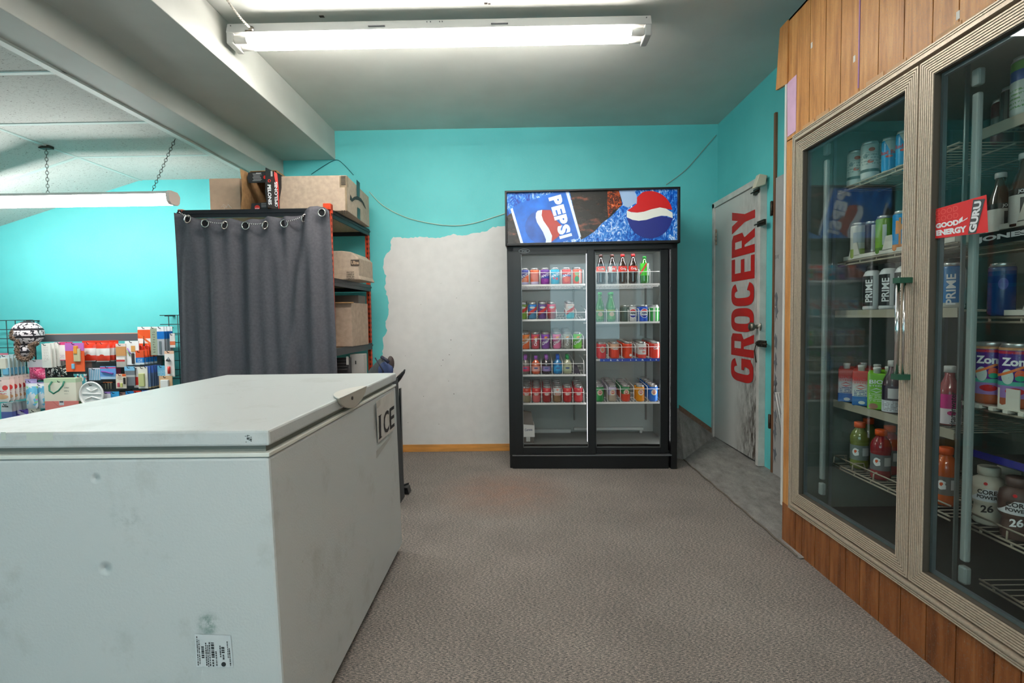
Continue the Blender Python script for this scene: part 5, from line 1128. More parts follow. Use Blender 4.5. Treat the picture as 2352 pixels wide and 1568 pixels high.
q = oY(413, 484, RY0); g = MB(); g.box(q.x - .016, q.x + .016, RY0, RY0 + .04, q.z - .01, q.z + .012); g.build('post_cap', mat('pale_cap', (226, 170, 150), .5), rk, bevel=.003)

# curtain
cur = mat('grey_curtain_cloth', (86, 85, 92), .75, noise=.14, nscale=70, bump=.25, bscale=500); CYp = RY0 - .05
topp = [(403, 488), (415, 490), (431, 492), (450, 500), (471, 505), (490, 501), (516, 503), (538, 502), (564, 509), (585, 503), (609, 502), (620, 497), (653, 500), (676, 498), (699, 492), (708, 484), (720, 477), (735, 474), (752, 478), (763, 486)]
def interp(t, pts):
    for i in range(len(pts) - 1):
        if pts[i][0] <= t <= pts[i + 1][0]:
            f_ = (t - pts[i][0]) / (pts[i + 1][0] - pts[i][0]); return pts[i][1] + (pts[i + 1][1] - pts[i][1]) * f_
    return pts[0][1] if t < pts[0][0] else pts[-1][1]
ct = thing('curtain', 'charcoal grey eyelet curtain strung with rope across the front of the storage rack', 'curtain', tuple(oY(585, 700, CYp)))
NU, NV = 150, 60; vs = []
tx0, tx1 = oY(404, 600, CYp).x, oY(763, 600, CYp).x
for j in range(NV + 1):
    v = j / NV
    for i in range(NU + 1):
        u = i / NU; px = 404 + (763 - 404) * u; zt_ = oY(px, interp(px, topp), CYp).z
        z = zt_ + (.22 - zt_) * v
        spread = 1 + .045 * v; x = tx0 + (tx1 - tx0) * (1 + (u - 1) * spread) + .02 * v
        top_f = math.exp(-v * 7)
        y = CYp + .016 * math.sin(u * 15.5 * math.pi) * top_f
        y += (.016 * math.sin(u * 19 + .8 * v) + .012 * math.sin(u * 33 + 1 + 1.5 * v) + .008 * math.sin(u * 61 + 2 - v)) * (1 - top_f)
        y -= .045 * math.exp(-((u - .86 + .30 * v * (1 - .3 * v)) / .035) ** 2) * (1 - math.exp(-v * 12)) * (1 - .35 * v)
        y -= .03 * math.exp(-((u - .72 + .02 * v) / .03) ** 2) * math.exp(-v * 2)
        y -= .030 * math.exp(-((u - .93) / .08) ** 2) * math.exp(-v * 3)
        y += .010 * math.exp(-((v - .11) / .012) ** 2) * 0
        vs.append((x, y, z))
fs = [(j * (NU + 1) + i, j * (NU + 1) + i + 1, (j + 1) * (NU + 1) + i + 1, (j + 1) * (NU + 1) + i) for j in range(NV) for i in range(NU)]
g = MB(); g.add(vs, fs, 0, True); g.build('cloth', cur, ct, solid=.002)
ringm = mat('eyelet_steel', (206, 204, 200), .2, .9); holem = mat('eyelet_hole', (16, 16, 20), .9); ropem = art('rope_twist', (220, 220, 220), [('vstripes', .012, .5, (34, 34, 36))])
GR = [(431, 503, .5), (471, 513, 1), (516, 517, .5), (564, 518, 1), (609, 517, .5), (653, 513, 1), (699, 501, .5), (739, 488, .95)]
for px, py, w in GR:
    q = oY(px, py, CYp - .030 if px < 700 else CYp - .048); R0 = .0235
    ca, sa = w, math.sqrt(1 - min(1, w) ** 2) * (1 if True else 1)
    tilt = .25 if w < .9 else 0
    pts = []
    for k in range(24):
        a = 2 * math.pi * k / 24; ux, uz = math.cos(a) * R0 * w, math.sin(a) * R0; pts.append((q.x + ux + uz * tilt, q.y + (ux * .9 if w < .9 else 0), q.z + uz))
    e = MB().tube(pts, .0042, 8, closed=True).build('eyelet', ringm, ct); MB().add([(p[0], p[1] + .002, p[2]) for p in pts], [tuple(range(24))]).build('eyelet_hole', holem, e)
g = MB(); 
for i, (a, b_) in enumerate(((0, -1), (1, 2), (3, 4), (5, 6))):
    A1 = oY(GR[a][0] + 5, GR[a][1] - 5, CYp - .04); B1 = oY(GR[b_][0] - 2, GR[b_][1] - 5, CYp - .04) if b_ >= 0 else oY(412, 487, CYp - .02)
    g.tube([A1.lerp(B1, t / 8) + Vector((0, 0, -.006 * math.sin(math.pi * t / 8))) for t in range(9)], .0034, 7)
g.build('rope', ropem, ct)

# boxes on the rack top
card = mat('kraft_cardboard', (176, 158, 140), .8, noise=.12, nscale=35); card2 = mat('kraft_inside', (158, 122, 82), .85, noise=.18, nscale=40); prk = mat('print_dark', (40, 40, 40), .7)
tapem = glass('packing_tape', (.93, .92, .88), 1.5, .05, .12)
zT = zt + .001
def boxthing(name, label, p0, p1, y0, y1, z0, z1, m, cat='box', yskew=0, bev=.003):
    t = thing(name, label, cat, ((p0 + p1) / 2, (y0 + y1) / 2, z0)); g = MB()
    g.hexa([(p0, y0, z0), (p1, y0, z0), (p1 + yskew, y1, z0), (p0 + yskew, y1, z0), (p0, y0, z1), (p1, y0, z1), (p1 + yskew, y1, z1), (p0 + yskew, y1, z1)]); t_ = g.build('body', m, t, bevel=bev); return t, t_
yb0 = 3.48
x0, x1 = oY(641, 450, yb0).x, oY(797, 450, yb0).x; zz1 = oY(797, 402, yb0).z; yk1 = 4.1
xr1 = oY(847, 450, yk1).x
bg, bgb = boxthing('cardboard_box', 'large brown shipping box with dark tape on the right of the rack top', x0, x1, yb0, yk1, zT, zz1, card, yskew=xr1 - x1)
def SIDE(px, py, lift=.002):   # point on its right side face
    o = Vector((x1, yb0, 0)); d2_ = Vector((xr1 - x1, yk1 - yb0, 0)); nrm = Vector((d2_.y, -d2_.x, 0)).normalized(); r_ = ray(px, py); c_ = Vector((0, 0, CAMH)); t_ = (o - c_).dot(nrm) / r_.dot(nrm); return c_ + r_ * t_ + nrm * lift
g = MB(); g.add([SIDE(*p) for p in ((818, 412), (826, 420), (826, 455), (819, 450))], [(0, 1, 2, 3)]); g.add([SIDE(*p) for p in ((820, 476), (827, 480), (827, 506), (820, 500))], [(0, 1, 2, 3)]); g.build('tape', mat('dark_tape', (24, 48, 48), .4), bg)
g = MB(); sm_ = [(804, 446), (808, 456), (812, 452), (820, 450), (828, 455), (835, 466), (840, 480), (838, 478), (831, 465), (823, 459), (815, 458), (808, 463), (803, 458)]
g.add([SIDE(*p, .003) for p in sm_], [tuple(range(len(sm_)))]); g.build('curved_print', prk, bg)
g = MB(); a, b_ = oY(776, 403, yb0 - .002), oY(798, 430, yb0 - .002); g.box(a.x + .01, b_.x + .006, yb0 - .0025, yb0 - .001, b_.z, a.z - .004)
a, b_ = oY(792, 430, yb0 - .002), oY(799, 492, yb0 - .002); g.box(a.x, b_.x, yb0 - .0025, yb0 - .001, b_.z, a.z); g.build('clear_tape', tapem, bg)
g = MB(); a, b_ = oY(783, 403, yb0 - .003), oY(794, 425, yb0 - .003)
for k in range(7): zz = a.z - (a.z - b_.z) * (k + .5) / 7; g.box(a.x, b_.x, yb0 - .0035, yb0 - .003, zz - .002, zz + .002)
for px in (786, 791): q = oY(px, 487, yb0 - .003); g.box(q.x - .001, q.x + .001, yb0 - .0035, yb0 - .0028, q.z - .012, q.z + .012); g.prism([(q.x - .005, yb0 - .0035, q.z + .007), (q.x + .005, yb0 - .0035, q.z + .007), (q.x, yb0 - .0035, q.z + .014)], (0, .0007, 0))
g.build('print', prk, bg)
a, b_ = oY(480, 410, 3.55), oY(553, 480, 3.55)
bl, blb = boxthing('cardboard_box', 'plain brown cardboard box at the left end of the rack top', a.x, b_.x, 3.55, 4.0, zT, a.z, mat('kraft_light', (196, 166, 142), .8, noise=.06, nscale=30))
g = MB(); q = oY(518, 482, 3.548)
for k in range(5): g.tube([(q.x - .03 + k * .012, 3.548, q.z + .02 + .02 * math.sin(k * 2)), (q.x - .015 + k * .012, 3.547, q.z + .03 + .015 * math.sin(k * 3)), (q.x - .005 + k * .012, 3.548, q.z + .012)], .0012, 5)
for k in range(14): xx = q.x - .045 + k * .0075; g.box(xx, xx + .004, 3.5475, 3.5495, q.z - .010, q.z + random.uniform(-.006, 0))
g.build('scribble', mat('white_marker', (226, 222, 218), .7), bl)
# open heater box lying on its side
yo = 3.43
def O2(px, py, y=yo): return oY(px, py, y)
ob = thing('open_box', 'opened black, red and brown heater box lying on its side between two cartons', 'box', tuple(O2(600, 486)))
g = MB(); P_ = [O2(575, 394, 3.5), O2(636, 392, 3.5), O2(636, 487, 3.5), O2(575, 487, 3.5)]; P_[2].z = P_[3].z = zT + .001; bk_ = [Vector((p.x - .03, 3.95, p.z)) for p in P_]
for i, j in ((0, 1), (1, 2), (2, 3), (3, 0)): g.hexa([P_[i], P_[j], bk_[j], bk_[i]] + [v + (Vector((0, 0, .004)) if (i, j) in ((0, 1),) else Vector((0, 0, .004)) if (i, j) == (2, 3) else Vector((-.004, 0, 0))) for v in (P_[i], P_[j], bk_[j], bk_[i])])
g.add(bk_, [(0, 1, 2, 3)]); g.build('carton', card2, ob)
def flap(name, px4, ys, m, th=.004):
    g = MB(); pts = [oY(p[0], p[1], y) for p, y in zip(px4, ys)]; 
    for v in pts: v.z = max(v.z, zT + .001)
    nr = (pts[1] - pts[0]).cross(pts[2] - pts[0]).normalized() * th; g.prism([tuple(v) for v in pts], tuple(nr)); return g.build(name, m, ob), pts
flap('flap', [(551, 388), (562, 394), (574, 400), (576, 487), (553, 487), (556, 450), (555, 420)], [3.40, 3.44, 3.5, 3.5, 3.40, 3.40, 3.40], card2)
bl_p = mat('black_print_card', (34, 34, 36), .5); rd_p = mat('red_print_card', (212, 44, 32), .5)
f1, pf1 = flap('flap', [(570, 396), (612, 394), (612, 419), (571, 420), (568, 408)], [3.44] * 5, bl_p)
f2, pf2 = flap('flap', [(578, 467), (615, 464), (615, 487), (576, 487)], [3.43] * 4, bl_p)
f3, pf3 = flap('side_flap', [(611, 385), (632, 396), (637, 440), (640, 487), (616, 487), (610, 440)], [3.34, 3.43, 3.43, 3.43, 3.34, 3.34], bl_p)
f4, pf4 = flap('side_flap', [(630, 393), (637, 400), (640, 430), (641, 486), (631, 486), (628, 440)], [3.42, 3.43, 3.44, 3.44, 3.42, 3.42], rd_p)
f5, pf5 = flap('side_flap', [(637, 397), (651, 406), (641, 410), (641, 486), (638, 486)], [3.44, 3.50, 3.5, 3.5, 3.44], bl_p)
def vtext(s, p_bl, p_br, p_tl, m, par, bold=.02, y=3.33):
    o, a, b_ = (oY(*p_bl, y), oY(*p_br, y), oY(*p_tl, y)); g = MB(); g.text(s, o, a - o, b_ - o, 0, bold); return g.build('lettering', m, par)
vtext('PELONIS', (614, 424), (616.5, 470), (622, 424), letter_w, f3, .03, 3.325); vtext('PELONIS', (638, 467), (637, 417), (631, 468), letter_w, f4, .03, 3.405)
def disc(px, py, r, y, m, par, name='mark', ringw=0):
    q = oY(px, py, y); n_ = 20; g = MB()
    if ringw: g.tube([(q.x + r * math.cos(2 * math.pi * k / n_), y, q.z + r * math.sin(2 * math.pi * k / n_)) for k in range(n_)], ringw, 6, closed=True)
    else: g.lathe([(r, -.0006), (r, .0004)], n_, 0, tuple(q), axis='Y')
    return g.build(name, m, par)
disc(635, 471, .008, 3.405, letter_w, f4, ringw=.002); disc(618.5, 415, .008, 3.325, rd_p, f3, ringw=.002)
s1 = disc(591, 477, .018, 3.424, rd_p, f2); g = MB(); q = oY(586, 480, 3.4225); g.text('STOP', tuple(q), (.028, 0, 0), (0, 0, .008), 0, .02); g.build('lettering', letter_w, s1)
disc(609, 407, .012, 3.434, rd_p, f1)
g = MB()
for k in range(7): q = oY(580 + (k % 3), 399 + k * 2.6, 3.4335); g.box(q.x, q.x + random.uniform(.04, .06), 3.4335, 3.4345, q.z - .0015, q.z + .0005)
q = oY(588, 398, 3.4335); g.box(q.x, q.x + .035, 3.4333, 3.4345, q.z - .002, q.z + .003)
for k in range(4): q = oY(600, 467 + k * 2.6, 3.4235); g.box(q.x, q.x + .034, 3.4235, 3.4245, q.z - .0012, q.z + .0005)
g.build('print', mat('print_grey', (190, 190, 190), .6), f1)
q = oY(622, 393, 3.33); a = oY(626, 405, 3.33); MB().box(q.x, a.x, 3.328, 3.33, a.z, q.z).build('barcode_label', A_('bar2', (220, 220, 216), [('vstripes', .003, .4, (50, 50, 50))]), f3)
# items on the lower rack shelves, seen past the curtain
z2 = zl[1] + .001; x0 = oY(770, 620, 3.62).x - .16; x1 = oY(824, 620, 3.62).x
t = thing('cardboard_box', 'brown box with bulging rounded top on the middle rack shelf', 'box', ((x0 + x1) / 2, 3.62, z2)); g = MB(); ztp = oY(790, 577, 3.62).z; pts = [(x0, 3.62, z2), (x1 + .015, 3.62, z2), (x1, 3.62, z2 + .03), (x1, 3.62, oY(824, 592, 3.62).z), (x1 - .05, 3.62, ztp - .005), (x1 - .12, 3.62, ztp + .005), (x0, 3.62, ztp + .005)]
g.prism(pts, (.01, .32, 0)); bb_ = g.build('body', card, t, bevel=.008)
g = MB(); a = oY(806, 610, 3.617); b_ = oY(825, 596, 3.617); g.box(a.x, b_.x, 3.615, 3.618, a.z, b_.z); lb_ = g.build('logo_panel', mat('print_brown', (66, 56, 48), .7), t)
g = MB(); g.text('Uline', (a.x + .004, 3.6135, a.z + .008), (b_.x - a.x - .006, 0, 0), (0, 0, .026), 0, .04); g.build('lettering', mat('kraft_letters', (178, 152, 126), .8), lb_)
g = MB()
for k, s in enumerate(('HEAVY DUTY', 'CARRIES UP', 'SIZE 20', 'COMPLETE IN')): q = oY(796, 627 + k * 5, 3.617); g.text(s, (q.x, 3.616, q.z), (.055, 0, 0), (0, 0, .011), 0, .02)
g.build('print', mat('print_brown', (66, 56, 48), .7), t)
z3 = zl[2] + .001; x0 = oY(768, 740, 3.62).x - .2; x1 = oY(808, 740, 3.62).x
t, _ = boxthing('cardboard_box', 'tall open brown carton on the lower rack shelf', x0, x1, 3.62, 3.95, z3, oY(805, 695, 3.62).z, mat('kraft_grey', (172, 150, 132), .8, noise=.12, nscale=30), yskew=.02)
g = MB(); q = oY(811, 695, 3.62); g.hexa([(x0, 3.60, q.z - .004), (q.x + .01, 3.60, q.z - .004), (q.x, 3.63, q.z), (x0, 3.63, q.z), (x0, 3.60, q.z + .002), (q.x + .01, 3.60, q.z + .002), (q.x, 3.63, q.z + .006), (x0, 3.63, q.z + .006)]); g.build('flap', card2, t)
q0, q1 = oY(770, 692, 3.85), oY(812, 676, 3.85); boxthing('storage_tub', 'grey tub half hidden above the tall open carton', q0.x - .2, q1.x, 3.97, 4.15, zl[2] + .001, q1.z, mat('tub_grey', (120, 108, 100), .6), 'tub')
z4 = zl[3]; q0, q1 = oY(804, 850, 3.75), oY(835, 813, 3.75)
t, _ = boxthing('white_carton', 'flat white carton on edge under the lower rack shelf', q0.x, q1.x, 3.75, 3.83, z4, q1.z, mat('grey_white_card', (178, 174, 170), .6), 'box'); g = MB(); q = oY(817, 836, 3.748); g.box(q.x - .004, q.x + .004, 3.747, 3.75, q.z, q.z + .025); g.build('print', prk, t)
q0, q1 = oY(768, 850, 3.66), oY(801, 822, 3.66); t, _ = boxthing('drawer_unit', 'dark grey ribbed plastic drawer box behind the orange post', q0.x - .15, q1.x, 3.66, 3.72, z4, q1.z, mat('dark_plastic', (66, 64, 66), .5), 'box')
g = MB()
for k in range(4): g.box(q0.x - .14, q1.x - .01, 3.652, 3.66, q1.z - .02 - k * .022, q1.z - .012 - k * .022)
g.build('ribs', mat('dark_plastic2', (84, 82, 84), .5), t); q = oY(798, 828, 3.652); MB().box(q.x - .008, q.x + .008, 3.650, 3.653, q.z - .03, q.z + .03).build('label', mat('white_lab', (200, 198, 196), .5), t)
# bag and folded cart behind the freezer
bgm = mat('dark_bag_cloth', (62, 66, 68), .7, noise=.2, nscale=14)
t = thing('backpack', 'dark grey and blue backpack slumped behind the freezer', 'bag', tuple(oY(872, 860, 3.3)))
def blob(g, c, r3, mi=0, n=16, jit=.05, seed=1):
    rnd = random.Random(seed); vs = []; fs = []
    for j in range(n + 1):
        th = math.pi * j / n
        for i in range(n * 2):
            ph = math.pi * i / n; k = 1 + jit * math.sin(3 * ph + seed) * math.sin(2 * th + seed) + jit * .6 * math.sin(7 * ph + 2 * th)
            vs.append((c[0] + r3[0] * math.sin(th) * math.cos(ph) * k, c[1] + r3[1] * math.sin(th) * math.sin(ph) * k, c[2] + r3[2] * math.cos(th) * k))
    for j in range(n):
        for i in range(n * 2): i2 = (i + 1) % (n * 2); fs.append((j * n * 2 + i, j * n * 2 + i2, (j + 1) * n * 2 + i2, (j + 1) * n * 2 + i))
    g.add(vs, fs, mi, True)
yB = 3.05
c0 = oY(878, 850, yB); g = MB(); blob(g, (c0.x, yB, c0.z - .09), (.075, .07, .155), seed=2); blob(g, (c0.x - .045, yB + .05, c0.z - .11), (.07, .07, .14), seed=5); g.hexa([(c0.x - .14, yB - .06, .0), (c0.x + .09, yB - .06, .0), (c0.x + .09, yB + .12, .0), (c0.x - .14, yB + .12, .0), (c0.x - .11, yB - .05, c0.z - .06), (c0.x + .07, yB - .05, c0.z - .06), (c0.x + .07, yB + .1, c0.z - .06), (c0.x - .11, yB + .1, c0.z - .06)]); g.build('body', bgm, t)
g = MB(); g.tube([oY(862, 822, yB - .09), oY(872, 838, yB - .12), oY(880, 852, yB - .12), oY(878, 866, yB - .1)], .004); g.tube([oY(877, 820, yB - .05), oY(886, 826, yB - .09), oY(893, 832, yB - .09)], .010); g.build('strap', mat('navy_strap', (30, 30, 52), .6), t)
c1_ = oY(897, 835, yB - .03); g = MB(); blob(g, tuple(c1_), (.022, .03, .045), seed=3, n=10); g.build('pocket', mat('brown_trim_cloth', (70, 58, 56), .6), t)
g = MB(); blob(g, tuple(oY(886, 850, yB - .05)), (.045, .04, .05), seed=9, n=10); g.build('side_panel', mat('blue_cloth', (60, 76, 120), .7), t)
yS = 3.25; t = thing('folding_cart', 'narrow black folded hand cart standing upright behind the freezer', 'cart', tuple(oY(918, 1075, yS)))
bkp = mat('black_plastic', (26, 28, 32), .35); P3 = lambda px, py, y=yS: tuple(oY(px, py, y))
za_ = .02
g = MB(); a, b_ = oY(908, 893, yS), oY(918, 1075, yS); g.box(a.x, b_.x - .002, yS, yS + .03, .02, a.z); g.build('post', bkp, t, bevel=.004)
g = MB(); a2_, b2_ = oY(919, 892, yS + .02), oY(924, 1068, yS + .02); g.hexa([(a2_.x - .008, yS + .02, .03), (b2_.x, yS + .02, .03), (b2_.x, yS + .05, .03), (a2_.x - .008, yS + .05, .03), (a2_.x - .008, yS + .02, a2_.z), (a2_.x + .002, yS + .02, a2_.z), (a2_.x + .002, yS + .05, a2_.z), (a2_.x - .008, yS + .05, a2_.z)]); g.build('post', mat('black_metal', (34, 38, 40), .3, .5), t)
g = MB(); g.tube([P3(900, 882), P3(908, 880), P3(918, 868), P3(927, 855), P3(930, 848)], .008, 8, radii=[.012, .014, .012, .009, .004]); g.tube([P3(905, 876), P3(913, 866), P3(925, 854)], .005); g.build('grip', bkp, t)
a, b_ = oY(908, 887, yS - .005), oY(912, 903, yS - .005); g = MB(); g.box(a.x - .006, b_.x, yS - .008, yS, b_.z, a.z); g.build('cap', mat('cap_bone', (222, 216, 208), .4), t, bevel=.003)
g = MB(); w0, w1 = oY(912, 1078, yS - .05), oY(938, 1060, yS - .05); g.hexa([(w0.x - .03, yS - .02, .004), (w1.x, yS - .05, .004), (w1.x, yS + .02, .004), (w0.x - .03, yS + .05, .004), (w0.x - .03, yS - .02, .035), (w1.x - .01, yS - .05, .045), (w1.x - .01, yS + .02, .045), (w0.x - .03, yS + .05, .035)]); g.tube([(w1.x - .06, yS - .03, .05), (w1.x, yS - .06, .078)], .007); g.build('foot_plate', bkp, t, bevel=.004)
for px, py in ((914, 978), (917, 1030)): q = oY(px, py, yS - .003); MB().lathe([(.007, -.003), (.007, .001)], 12, 0, tuple(q), axis='Y').build('bolt', mat('pale_bolt', (206, 200, 190), .4), t)
# hanging wires on the back wall
def wire(pts, r, m, label, sub=6):
    P_ = [oY(a, b_, BY - .008) for a, b_ in pts]; t = thing('hanging_wire', label, 'wire', tuple(P_[0])); out = []
    for i in range(len(P_) - 1):
        p0, p1, p2, p3 = P_[max(i - 1, 0)], P_[i], P_[i + 1], P_[min(i + 2, len(P_) - 1)]
        for k in range(sub):
            s = k / sub; out.append(.5 * ((2 * p1) + (p2 - p0) * s + (2 * p0 - 5 * p1 + 4 * p2 - p3) * s * s + (3 * p1 - p0 - 3 * p2 + p3) * s ** 3))
    out.append(P_[-1]); MB().tube(out, r, 6).build('strand', m, t)
wire([(848, 440), (880, 472), (930, 498), (985, 512), (1040, 518), (1090, 512), (1160, 490)], .0028, mat('pale_wire', (196, 206, 186), .5), 'thin white wire sagging across the back wall from the box to the fridge')
wire([(1530, 424), (1575, 390), (1615, 345), (1645, 310)], .0026, mat('grey_wire', (150, 152, 140), .5), 'thin wire rising from the fridge top toward the right corner')
wire([(715, 400), (745, 380), (772, 367), (790, 378), (812, 402)], .0026, mat('dark_wire', (16, 96, 104), .5), 'dark wire looping below the ceiling beam')
# ================================================================== goods hanging on wire grids at the left wall
gridm = mat('black_grid_wire', (30, 44, 48), .4)
GY = 4.17
def Zp(zx, zy): return zx / 5.226, 700 + zy / 5.226      # zoom crop -> photo pixel
def gridwall(name, label, pxa, pxb, pyt, z0=.55):
    a, b_ = oY(pxa, pyt, GY), oY(pxb, pyt, GY); t = thing(name, label, 'wire grid', ((a.x + b_.x) / 2, GY, z0)); g = MB(); x = b_.x; k = 0
    while x > a.x: g.tube([(x, GY, z0), (x, GY, a.z)], .0032, 6); x -= .075
    z = a.z
    while z > z0: g.tube([(a.x, GY, z), (b_.x, GY, z)], .0032, 6); z -= .075
    g.tube([(b_.x + .008, GY, z0), (b_.x + .008, GY, a.z)], .004, 6)
    for x_ in (a.x + .05, b_.x - .05): g.box(x_ - .012, x_ + .012, GY, BY - .002, a.z - .009, a.z - .001)
    g.build('grid', gridm, t); return t
g1 = gridwall('wire_grid_panel', 'black wire grid panel at the left photo edge behind the fur hat', -160, 76, 738)
g2 = gridwall('wire_grid_panel', 'black wire grid panel beside the curtain', 367, 470, 724)
a, b_ = oY(78, 772, GY), oY(366, 772, GY)
bdt = thing('display_board', 'dark pegboard rack with a grey header bar on the turquoise wall', 'display rack', ((a.x + b_.x) / 2, GY, .5))
MB().box(a.x + .06, b_.x, GY + .01, GY + .03, .45, oY(200, 800, GY).z).build('board', mat('dark_board', (72, 82, 86), .7), bdt)
zt_a, zt_b = oY(200, 767, GY).z, oY(200, 783, GY).z; g = MB(); g.box(a.x + .055, b_.x, GY - .06, GY + .01, zt_b, zt_a); g.build('header_bar', mat('header_grey', (92, 92, 98), .45), bdt); MB().box(a.x + .055, b_.x, GY - .062, GY + .01, zt_a, zt_a + .006).build('edge_strip', mat('edge_peach', (210, 160, 140), .5), bdt)
hookm = mat('hook_wire', (34, 34, 40), .35, .5)
def hook(par, x, z, yf):
    g = MB(); g.tube([(x, GY, z), (x, yf - .012, z), (x, yf - .02, z + .012)], .0026, 6); g.build('hook', hookm, par)
def panel_of(x): return g1 if x < a.x + .06 else (g2 if x > b_.x - .02 else bdt)
def pack(name, label, cat, zx0, zy0, zx1, zy1, m, n=1, puff=.0, thick=.006, pitch=.035, extra=None, hang=True, yf=None, same='identical packs on one hook', rise=0, front_label=None):
    """n packs of one kind on one hook, front one at the given picture place"""
    yf = yf or (GY - .02 - pitch * n)
    A1 = oY(*Zp(zx0, zy1), yf); B1 = oY(*Zp(zx1, zy0), yf); w, h_ = B1.x - A1.x, B1.z - A1.z; cx, cz = (A1.x + B1.x) / 2, A1.z
    t = thing(name, label, cat, local=True); g = MB()
    if puff:
        N = 10; 
        for s in (-1, 1):
            vs = []
            for j in range(N + 1):
                for i in range(N + 1):
                    u, v = i / N, j / N; d = puff * (math.sin(math.pi * u) * math.sin(math.pi * v)) ** .55 * (1 + .18 * math.sin(9 * u + 5 * v)); vs.append((w * (u - .5), s * d, h_ * v))
            g.add(vs, [(j * (N + 1) + i, j * (N + 1) + i + 1, (j + 1) * (N + 1) + i + 1, (j + 1) * (N + 1) + i) for j in range(N) for i in range(N)], 0, True)
        t_ = g.build('bag', m, t)
        MB().box(-w * .5, w * .5, -.0015, .0015, h_ * .985, h_ * 1.0 + .012).build('header', m, t)
    else:
        g.box(-w / 2, w / 2, 0, thick, 0, h_); t_ = g.build('card', m, t)
    if extra: extra(t, w, h_)
    root = None
    for i in range(n):
        c = t if i == 0 else copy_tree(t)
        c.location = (cx + random.uniform(-.004, .004) * (i > 0), yf + i * pitch, cz + rise * i); c.rotation_euler = (0, 0, random.uniform(-.06, .06) * (i > 0))
        if n > 1: c['group'] = same
        c['label'] = label if n == 1 else 'frontmost ' + label if i == 0 else '%s, %s from the front on its hook' % (label, ORD[i])
        if n > 1 and same.startswith('identical'): c['group'] = label + 's on one hook'
    if hang: hook(panel_of(cx), cx, cz + h_ - .012, yf - .004)
    return t
def prts(*fn):
    def f(t, w, h_):
        for q in fn: q(t, w, h_)
    return f
def bx(name, m, u0, v0, u1, v1, d=.012):   # blister or object on the card front, unit coordinates
    def f(t, w, h_): MB().box(w * (u0 - .5), w * (u1 - .5), -d, 0, h_ * v0, h_ * v1).build(name, m, t, bevel=min(.004, d * .3))
    return f
def tb(name, m, pts, r):
    def f(t, w, h_): MB().tube([(w * (p[0] - .5), -(p[2] if len(p) > 2 else .006), h_ * p[1]) for p in pts], r, 8).build(name, m, t)
    return f
W_ = (236, 234, 230)
def wm(n, rgb, **k): return mat(n, rgb, .5, **k)
clr = glass('clear_bag', (.96, .96, .96), 1.45, .10, .1)
# hat
hc = oY(*Zp(325, 370), 3.98); ht = thing('winter_hat', 'black and white knitted trapper hat with brown fur ear flaps on the grid', 'hat', tuple(hc))
knit, nt, b = newmat('knit_pattern'); h = NT(nt); tc = nt.nodes.new('ShaderNodeTexCoord')
v = nt.nodes.new('ShaderNodeTexVoronoi'); v.inputs['Scale'].default_value = 62; nt.links.new(tc.outputs['Object'], v.inputs['Vector'])
sp = nt.nodes.new('ShaderNodeSeparateXYZ'); nt.links.new(tc.outputs['Object'], sp.inputs[0]); ban = h.math('GREATER_THAN', h.math('FRACT', h.math('MULTIPLY', sp.outputs[2], 17)), .72)
c = h.mix(h.math('MAXIMUM', h.math('GREATER_THAN', v.outputs['Distance'], .62), ban), lin((226, 216, 220)) + (1,), lin((44, 40, 46)) + (1,)); nt.links.new(c, b.inputs['Base Color']); b.inputs['Roughness'].default_value = .95
furm = mat('brown_fur', (128, 104, 88), .95, noise=.4, nscale=90, bump=.8, bscale=260)
g = MB(); c0 = oY(*Zp(330, 345), 3.98); blob(g, (c0.x, 3.98, c0.z), (.104, .10, .098), n=18, jit=.02, seed=4); g.build('crown', knit, ht)
g = MB(); c0 = oY(*Zp(265, 440), 3.95); blob(g, (c0.x, 3.95, c0.z - .02), (.05, .05, .085), n=14, jit=.03, seed=6); c2 = oY(*Zp(275, 560), 3.95); blob(g, (c2.x, 3.95, c2.z + .01), (.055, .045, .055), n=14, jit=.03, seed=7); g.build('ear_flap', knit, ht)
def fur(path, r, par, seed):
    rnd = random.Random(seed); g = MB(); P_ = [Vector(p) for p in path]
    for i in range(len(P_) - 1):
        for k in range(14):
            p = P_[i].lerp(P_[i + 1], k / 14); 
            for m_ in range(5):
                d = Vector((rnd.gauss(0, 1), rnd.gauss(0, 1), rnd.gauss(0, 1))).normalized(); g.tube([p, p + d * r * .8, p + d * r * 1.3 + Vector((0, 0, -.006))], .003, 4, radii=[.006, .004, .001])
    return g.build('fur_trim', furm, par)
Hp = lambda a_, b__, y=3.895: tuple(oY(*Zp(a_, b__), y))
fur([Hp(165, 310), Hp(150, 340), Hp(145, 380), Hp(180, 400)], .018, ht, 1); fur([Hp(215, 420), Hp(205, 520), Hp(205, 600), Hp(250, 645), Hp(330, 650), Hp(385, 600), Hp(390, 520), Hp(360, 490), Hp(400, 470), Hp(450, 450)], .016, ht, 2)
